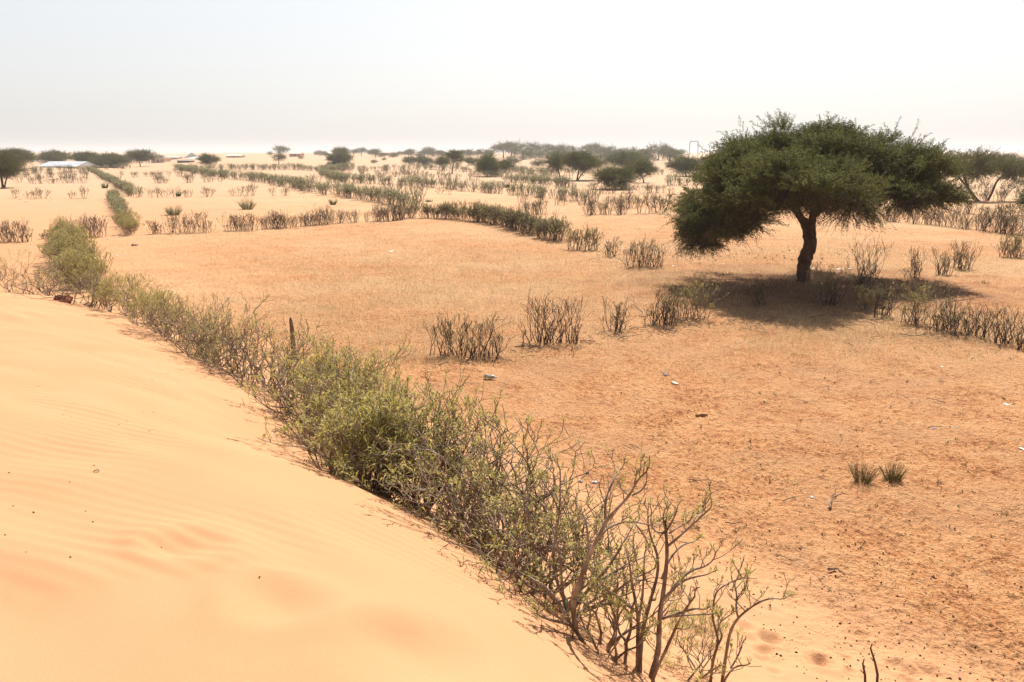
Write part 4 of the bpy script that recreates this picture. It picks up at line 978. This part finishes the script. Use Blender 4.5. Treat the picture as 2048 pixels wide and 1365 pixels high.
for i, (px, py, el, lb) in enumerate([(1627, 538, 1.4, "white scrap nearest the trunk behind the acacia shade"), (1680, 539, 3.0, "longest white scrap on the far rim of the acacia shade"), (1700, 540, 1.5, "white scrap just right of the longest one behind the shade"),
                                      (1745, 536, 1.5, "white scrap beside the candelabra shrub"), (1672, 478, 1.2, "white scrap on the field beyond the hanging twigs of the acacia"), (783, 503, 4.0, "long pale scrap in the middle of the large dry field"),
                                      (1346, 532, 1.6, "white scrap at the right foot of the broad grey-green clump"), (233, 511, 1.6, "white scrap on the sand right of the leafy column of shrubs"), (217, 480, 1.5, "white scrap at the foot of the bushy bare clump")]):
    lump(px, py, .16, M_WHITE, "paper_scrap", lb, "litter", 30 + i, .25, el, .3)
lump(268, 491, .3, M_WOOD, "wood_piece", "dark piece of dead wood on the sand below the short diagonal hedge", "dead wood", 45, .35, 1.8, .4)
lump(1350, 766, .11, M_BONE, "bone", "pale bone-coloured piece on the near field, right of centre", "bone", 46, .45, 2.4, .35)
lump(1405, 833, .18, M_CLOD, "sand_clod", "pale broken clod with a dark hollow on the near field", "clod", 47, .35, 1.5, .5)
lump(1330, 748, .13, M_WOOD, "wood_piece", "greyish sliver of wood above the pale bone-coloured piece", "dead wood", 48, .25, 3.0, .3)
# bottle lying on its side
b = hit(980, 760); b[2] = gz(b[0], b[1]); rt = empty("plastic_bottle", b + np.array([0, 0, .035]), -.35); tag(rt, "grey crushed plastic bottle lying alone near the left end of the broken shrub row", "bottle")
g = Geo(); prof = [(-.11, .004), (-.108, .03), (-.09, .034), (-.02, .031), (.02, .034), (.06, .033), (.085, .022), (.10, .012), (.112, .012)]
g.tube([(x, 0, 0) for x, r in prof], [r for x, r in prof], 14); link("body", g.mesh("bottle", [M_GREYPL]), rt)
g = Geo(); g.tube([(.112, 0, 0), (.128, 0, 0)], [.014, .014], 12); link("cap", g.mesh("cap", [M_WHITE]), rt)
# rusty sheet on the dune lip
b = hit(125, 603); b[2] = gz(b[0], b[1]); g = Geo(); rs = np.random.default_rng(5); nx, ny = 16, 6; V = []; 
for i in range(nx + 1):
    for j in range(ny + 1):
        u, v = i / nx - .5, j / ny - .5; V.append((u * .46, v * .26 * (1 - 2.6 * u * u), .035 - .12 * u * u + .012 * math.sin(u * 14) + .01 * math.sin(v * 9 + u * 5) + v * .12))
Q = [(i * (ny + 1) + j, (i + 1) * (ny + 1) + j, (i + 1) * (ny + 1) + j + 1, i * (ny + 1) + j + 1) for i in range(nx) for j in range(ny)]
n = len(V); V += [(a, b_, c - .012) for a, b_, c in V]; Q += [tuple(k + n for k in q[::-1]) for q in Q]
g.add(V, Q); o = link("rusty_sheet", g.mesh("rusty_sheet", [M_RUST]), None, b + np.array([0, 0, .02]), -.25); tag(o, "curved rust-brown sheet lying on the dune lip beside bare shrubs", "scrap metal")
# broken post in the hedge
b = hit(588, 715); g = Geo(); s = b[1] / F_PX
g.tube([(0, 0, -.2), (0, 0, 30 * s), (-.005, 0, 60 * s), (-.015, 0, 78 * s), (-.02, 0, 84 * s)], [.045, .042, .038, .028, .012], 8)
o = link("wooden_post", g.mesh("wooden_post", [M_WOOD]), None, b); tag(o, "broken brown wooden post sticking up above the near hedge", "post")
# sticks
def stick(pxs, r, label, seed, lift=.012, name="stick", fork=True, up=None):
    P = [hit(*p) for p in pxs]; rnd = random.Random(seed)
    for p in P: p[2] = gz(p[0], p[1]) + lift + r
    if up is not None: P[-1][2] += up
    b = P[0].copy(); P = np.array([p - b for p in P]); tt = np.linspace(0, len(P) - 1, (len(P) - 1) * 5 + 1)
    S = np.stack([np.interp(tt, range(len(P)), P[:, c]) for c in range(3)], -1)
    L = np.linalg.norm(P[-1] - P[0]); S[1:-1] += np.array([[rnd.gauss(0, .012 * L), rnd.gauss(0, .012 * L), abs(rnd.gauss(0, .008))] for _ in range(len(S) - 2)])
    g = Geo(); g.tube(S, np.linspace(r, r * .5, len(S)), 6)
    if fork:
        k = len(S) // 2; d = unit(S[-1] - S[0]); sd = unit(np.cross(d, [0, 0, 1])); e = S[k] + (d + sd * .9) * L * .25 + np.array([0, 0, .03]); g.tube([S[k], (S[k] + e) / 2 + [0, 0, .008], e], [r * .6, r * .45, r * .3], 5)
    o = link(name, g.mesh(name, [M_WOOD]), None, b); return tag(o, label, "stick", "fallen sticks on the field")
stick([(1378, 964), (1410, 965), (1444, 967)], .006, "long thin straight stick on the near field right of the white bags", 1, fork=False)
stick([(1657, 1020), (1664, 1003), (1673, 990)], .012, "upright-looking forked twig below the left wiry tuft", 2, up=.04)
stick([(1655, 1142), (1672, 1145), (1690, 1155)], .012, "thick bent dark stick low on the near field", 3, fork=False)
stick([(1450, 1045), (1470, 1050), (1487, 1046)], .007, "short gnarled stick between the green cushion and the seedling", 4)
stick([(1553, 1116), (1568, 1121), (1583, 1127)], .006, "short curved twig left of the thick bent stick", 5, fork=False)
stick([(1565, 1004), (1580, 1000), (1592, 994)], .006, "small dry twig left of the whitish stone", 6)
stick([(1795, 988), (1812, 993), (1828, 999)], .004, "faint thin twig below the right wiry tuft", 7, fork=False)
stick([(1637, 955), (1648, 960), (1657, 966)], .005, "short twig left of the left wiry tuft", 8, fork=False)
stick([(1258, 891), (1270, 894), (1284, 902)], .008, "dark curved stick in the trampled earth above the white bags", 9, fork=False)
stick([(1214, 912), (1232, 912)], .006, "little dark stick below the dark curved one", 10, fork=False)
stick([(1090, 948), (1100, 944), (1105, 934)], .006, "hooked twig left of the dark brown stone", 11)
stick([(1000, 716), (1017, 722), (1032, 726)], .012, "grey stick right of the crushed bottle", 12)
stick([(1030, 697), (1060, 693), (1085, 700)], .014, "dark stick at the foot of the lone curved stem", 13)
stick([(1290, 642), (1278, 622), (1266, 604), (1256, 590)], .012, "long stick leaning on the dark clump", 14, up=.35, fork=False)
stick([(1160, 683), (1190, 688)], .010, "short grey stick right of the palisade-like clump", 15)
stick([(1620, 636), (1650, 632)], .014, "dark stick in the shade in front of the trunk", 16, fork=False)
stick([(1802, 672), (1830, 675), (1850, 672)], .014, "pale stick below the tallest leafy clump at the right", 17, fork=False)
stick([(1740, 545), (1755, 555), (1766, 568)], .016, "drooping grey twig beside the candelabra shrub", 18, up=-.0)
stick([(1905, 655), (1885, 620), (1900, 600), (1922, 598)], .016, "arching pale dead branch over the grey clump at the right", 19, up=.25)
stick([(985, 640), (1010, 642)], .010, "small stick on the dry field above the broken row", 20, fork=False)
# stumps of dark wood near right row
# arch-shaped ring on the dune
b = hit(192, 941); b[2] = gz(b[0], b[1]); g = Geo(); g.tube([(.014 * math.cos(t), .014 * math.sin(t), .004 + .004 * math.sin(t)) for t in np.linspace(0, 5.6, 14)], .0028, 6)
o = link("seed_pod", g.mesh("seed_pod", [M_WOOD]), None, b); tag(o, "tiny curled seed pod lying alone on the bare dune", "seed pod")
lump(520, 1164, .012, M_PEBBLE, "dark_crumb", "tiny dark pebble above the soft hollow on the dune", "pebble", 60)

# ------------------------------------------------------------------ ground cover nobody could count
def scatter_grass():
    rs = np.random.default_rng(11); n = 230000
    px = rs.uniform(150, 2048, n); py = 395 + (760 - 395) * rs.random(n) ** .85
    ang = PITCH + np.arctan((py - 682.5) / F_PX); D = 4.0 / np.tan(ang); X = (px - 1024) / F_PX * D * 1.02; Y = D
    dens = np.clip(pnoise(X / 6, Y / 6) * 1.6 + pnoise(X / 1.5, Y / 1.5) * .8 + .32, 0, 1)
    s = -fence_side(X, Y); left = sstep(-X - .32 * Y, -3, 8)
    # denser straw under the acacia's sunny rim and in the field left of it
    boost = np.exp(-(((X - 3) / 9) ** 2 + ((Y - 27) / 9) ** 2)) + np.exp(-(((X - 8.5) / 3.2) ** 2 + ((Y - 18.5) / 1.6) ** 2)) * 1.4
    p = (dens * .75 + boost * .9) * (1 - .85 * left) * (s > 2.5) * (1 - sstep(-D, -16, -12.5) * (1 - np.clip(boost, 0, 1)))
    shade = np.exp(-(((X - 8.8) / 4.2) ** 2 + ((Y - 22.7) / 3.6) ** 4)); p = p * (1 - .93 * shade)
    k = rs.random(n) < p; X, Y = X[k], Y[k]; n = len(X); Z = height(X, Y)
    H = rs.uniform(.03, .085, n) * (1 + Y / 60); W = .0022 * (1 + Y / 18); a = rs.uniform(0, 6.28, n); ln = rs.uniform(.1, .9, n) * H; b_ = rs.uniform(0, 6.28, n)
    P = np.stack([X, Y, Z - .005], -1); sd = np.stack([np.cos(a) * W, np.sin(a) * W, 0 * W], -1); T = P + np.stack([np.cos(b_) * ln, np.sin(b_) * ln, H], -1)
    V = np.stack([P - sd, P + sd, T], 1).reshape(-1, 3); F = np.arange(3 * n).reshape(-1, 3)
    o = link("dry_grass", mesh_np("dry_grass", V, None, F, [M_STRAW], smooth=False)); tag(o, "short straw-coloured dead grass thinly covering the fields", "grass", kind='stuff')
    print("grass", n)
scatter_grass()
def scatter_bits():
    rs = np.random.default_rng(12)
    base = np.array([(1, 0, 0), (-1, 0, 0), (0, 1, 0), (0, -1, 0), (0, 0, 1), (0, 0, -1)], float)
    F = np.array([(0, 2, 4), (2, 1, 4), (1, 3, 4), (3, 0, 4), (2, 0, 5), (1, 2, 5), (3, 1, 5), (0, 3, 5)])
    def blobs(px, py, szr, name, mat, label, cat):
        Vs, Fs = [], []; k = 0
        for a, b in zip(px, py):
            q = hit(a, b); s = rs.uniform(*szr); z = gz(q[0], q[1])
            V = base * (s * rs.uniform(.6, 1.3, 3)) + rs.normal(0, s * .15, (6, 3)); V[:, 2] *= .8; V += np.array([q[0], q[1], z + s * .25]); Vs.append(V); Fs.append(F + k); k += 6
        o = link(name, mesh_np(name, np.vstack(Vs), None, np.vstack(Fs), [mat], smooth=False)); tag(o, label, cat, kind='stuff')
    n = 1500; px = rs.uniform(900, 2048, n * 2); py = rs.uniform(700, 1365, n * 2)
    q = px > 930 + (py - 700) * 1.02; px, py = px[q][:n], py[q][:n]
    blobs(px, py, (.004, .012), "pebbles", M_PEBBLE, "small dark crumbs and droppings strewn over the near field", "pebbles")
    px = np.concatenate([rs.normal(1850, 45, 34), rs.uniform(0, 350, 26)]); py = np.concatenate([rs.normal(1172, 16, 34), rs.uniform(700, 1130, 26)])
    blobs(px, py, (.004, .008), "goat_droppings", M_PEBBLE, "loose black droppings on the sand", "droppings")
scatter_bits()
def twig_litter():
    rs = np.random.default_rng(14); g = Geo()
    spots = [((870, 735), (1010, 705), 60, 14), ((1040, 705), (1190, 685), 50, 12), ((1200, 672), (1290, 662), 34, 8), ((1300, 662), (1420, 640), 70, 10), ((1380, 560), (1900, 640), 160, 30),
             ((1430, 645), (1560, 655), 60, 10), ((1700, 640), (2040, 700), 60, 12), ((330, 470), (810, 445), 60, 4), ((0, 401), (220, 400), 40, 3), ((1140, 500), (1340, 545), 40, 6), ((1600, 700), (2040, 800), 24, 50),
             ((600, 700), (860, 740), 20, 20)]
    for a, b, n, jy in spots:
        for _ in range(n):
            f = rs.random(); px = a[0] + (b[0] - a[0]) * f + rs.normal(0, 12); py = a[1] + (b[1] - a[1]) * f + rs.normal(0, jy)
            q = hit(px, py); L = rs.uniform(.08, .32); an = rs.uniform(0, math.pi); d = np.array([math.cos(an), math.sin(an), 0]); z0 = gz(q[0], q[1]); q[2] = z0 + .015
            e = q + d * L; e[2] = gz(e[0], e[1]) + rs.uniform(.012, .05); m = (q + e) / 2 + rs.normal(0, .025, 3) ; m[2] = (q[2] + e[2]) / 2 + .015
            r = rs.uniform(.003, .007) * (1 + q[1] / 70); g.tube([q, m, e], [r, r * .8, r * .4], 4)
    o = link("twig_litter", g.mesh("twig_litter", [M_WOOD])); tag(o, "grey broken twigs littering the ground along the shrub rows and in the shade", "twigs", kind='stuff')
twig_litter()
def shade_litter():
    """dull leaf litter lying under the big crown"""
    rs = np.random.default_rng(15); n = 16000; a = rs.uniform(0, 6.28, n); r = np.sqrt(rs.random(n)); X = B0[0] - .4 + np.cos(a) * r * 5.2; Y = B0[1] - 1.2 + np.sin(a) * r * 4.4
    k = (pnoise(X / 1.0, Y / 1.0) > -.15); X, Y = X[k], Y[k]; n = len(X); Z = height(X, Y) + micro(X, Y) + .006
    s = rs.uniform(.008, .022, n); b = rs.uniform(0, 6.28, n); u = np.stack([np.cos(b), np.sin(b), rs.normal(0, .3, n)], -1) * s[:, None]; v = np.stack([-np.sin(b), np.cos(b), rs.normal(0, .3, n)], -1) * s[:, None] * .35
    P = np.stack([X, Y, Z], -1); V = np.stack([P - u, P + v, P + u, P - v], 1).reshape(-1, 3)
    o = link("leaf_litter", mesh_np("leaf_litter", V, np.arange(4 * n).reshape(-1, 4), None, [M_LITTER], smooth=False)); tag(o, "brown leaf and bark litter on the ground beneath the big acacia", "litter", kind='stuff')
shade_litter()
def seedlings():
    rs = np.random.default_rng(17); g = Geo()
    for _ in range(260):
        px, py = (rs.uniform(1350, 1720), rs.uniform(500, 530)) if rs.random() < .35 else (rs.uniform(1300, 2048), rs.uniform(700, 1250))
        q = hit(px, py); q[2] = gz(q[0], q[1]); H = rs.uniform(.012, .03) * (1 + q[1] / 12)
        for k in range(rs.integers(3, 7)):
            a = rs.uniform(0, 6.28); e = q + np.array([math.cos(a) * H * .8, math.sin(a) * H * .8, H * rs.uniform(.4, 1)]); s = np.array([-math.sin(a), math.cos(a), 0]) * H * .12; m = (q + e) / 2 + [0, 0, H * .1]
            g.add([q, m + s, e, m - s], [(0, 1, 2, 3)])
    o = link("seedlings", g.mesh("seedlings", [M_TUFT], False)); tag(o, "sparse tiny green weeds dotted over the near field", "weeds", kind='stuff')
seedlings()

# ------------------------------------------------------------------ far buildings and masts
def house(name, px, py, wpx, hpx, depth, label, wall, roofm, cat="house", roof=.35, rz=0.0, door=True, overhang=.25, flat=False, wins=1):
    b = hit(px, py); s = b[1] / F_PX; W = wpx * s; H = hpx * s; wh = H * (1 - roof)
    rt = empty(name, b - np.array([0, 0, .15]), rz); tag(rt, label, cat, "far houses")
    g = Geo(); g.box((-W / 2, 0, 0), (W / 2, depth, wh + .15)); link("wall", g.mesh("wall", [wall], False), rt)
    g = Geo(); z = wh + .155; o_ = overhang
    if flat: g.box((-W / 2 - o_, -o_, z), (W / 2 + o_, depth + o_, z + H * roof))
    else:
        x0, x1, y0, y1, zt = -W / 2 - o_, W / 2 + o_, -o_, depth + o_, z + H * roof; ym = (y0 + y1) / 2
        g.add([(x0, y0, z), (x1, y0, z), (x1, y1, z), (x0, y1, z), (x0, ym, zt), (x1, ym, zt)], [(0, 1, 5, 4), (2, 3, 4, 5), (3, 2, 1, 0)], [(0, 4, 3), (1, 2, 5)])
    link("roof", g.mesh("roof", [roofm], False), rt)
    if door:
        g = Geo(); g.box((-W * .05, -.04, .15), (W * .06, -.005, .15 + wh * .8)); link("door", g.mesh("door", [M_DARKW], False), rt)
        for k in range(wins):
            x = W * (.28 if k % 2 == 0 else -.3); g = Geo(); g.box((x - W * .05, -.04, wh * .5), (x + W * .05, -.005, wh * .8)); link("window", g.mesh("window", [M_DARKW], False), rt)
    return rt
house("metal_roofed_house", 116, 336, 78, 12, 9, "long low building with a bright silver roof at the far left", M_CREAM, M_ROOF, "building", .78, -.12)
house("mud_house", 316, 326, 26, 9, 7, "beige flat-roofed mud house right of the bent-trunk acacia", M_MUD, M_MUD, roof=.15, flat=True, wins=2)
house("metal_roofed_house", 327, 320, 14, 5, 7, "small pale-roofed house just behind the beige mud house", M_CREAM, M_ROOF, roof=.5)
house("mud_house", 344, 319, 22, 6, 8, "cream-roofed long house left of the pointed tent", M_MUD, M_CREAM, roof=.4)
house("low_shed", 366, 326, 22, 4.5, 6, "dark low shed on the sand below the pointed tent", M_DARKW, M_GREYPL, "shed", .25, flat=True, door=False)
house("mud_house", 467, 316, 28, 7, 8, "cream house on the far sand crest right of the neat flat acacia", M_MUD, M_CREAM, roof=.45)
house("brick_house", 590, 314, 22, 10, 9, "lone reddish brick house on the dune crest", rough_material("brick_wall", [(.3, (.42, .22, .15)), (.7, (.52, .30, .21))], .6), M_CREAM, roof=.4)
b = hit(384, 318); s = b[1] / F_PX; g = Geo(); w = 13 * s; h = 12 * s
g.add([(-w, -4, 0), (w, -4, 0), (w, 4, 0), (-w, 4, 0), (-w * .9, 0, h * .45), (0, 0, h), (w * .9, 0, h * .4)], [(0, 1, 6, 5), (2, 3, 4, 5)], [(0, 5, 4), (2, 5, 6), (0, 4, 3), (1, 2, 6)])
o = link("tent", g.mesh("tent", [M_CANVAS], False), None, b); tag(o, "pale pointed tent on the far sand behind the dark shed", "tent", "far houses")
# water tower
b = hit(966, 315); s = b[1] / F_PX; rt = empty("water_tower", b); tag(rt, "small pale water tower above the horizon trees", "tower")
for sx in (-1, 1):
    for sy in (-1, 1):
        g = Geo(); g.tube([(sx * 2.2 * s, sy * 2.2 * s, -.2), (sx * 2 * s, sy * 2 * s, 10.4 * s)], [.3 * s, .3 * s], 5); link("leg", g.mesh("leg", [M_CREAM]), rt)
g = Geo(); g.box((-3.4 * s, -3.4 * s, 10.4 * s), (3.4 * s, 3.4 * s, 15.5 * s)); link("tank", g.mesh("tank", [M_PAINT], False), rt)
# tall white frame (inverted U) behind the trees
b = on_ground((1387 - 1024) / F_PX * 190 / 1.027, 190.0); s = 190 / F_PX; rt = empty("pipe_frame", b); tag(rt, "tall pale pipe frame like a narrow gate above the trees left of the big acacia", "frame")
zb = 4.0 + (310.0 - 287) * s - b[2]
for sx in (-1, 1):
    g = Geo(); g.tube([(sx * 9.2 * s, 0, -.2), (sx * 8.6 * s, 0, zb * .5), (sx * 7.9 * s, 0, zb - 1.2 * s), (sx * 7.2 * s, 0, zb)], .085, 8); link("post", g.mesh("post", [M_FRAME]), rt)
g = Geo(); g.tube([(-7.2 * s, 0, zb), (7.2 * s, 0, zb)], .085, 8); link("crossbar", g.mesh("crossbar", [M_FRAME]), rt)

# ------------------------------------------------------------------ the dusty air
hm = bpy.data.materials.new("dusty_air"); hm.use_nodes = True; nt = hm.node_tree; nt.nodes.clear()
pv = nt.nodes.new("ShaderNodeVolumePrincipled"); pv.inputs['Color'].default_value = (.71, .73, .76, 1); pv.inputs['Density'].default_value = HAZE_DENSITY; pv.inputs['Anisotropy'].default_value = .3
ho = nt.nodes.new("ShaderNodeOutputMaterial"); nt.links.new(pv.outputs[0], ho.inputs['Volume'])
g = Geo(); g.box((-3500, -3500, -9), (3500, 3500, 26)); o = link("haze", g.mesh("haze", [hm], False)); tag(o, "pale dusty air lying over the whole plain", "haze", kind='stuff')
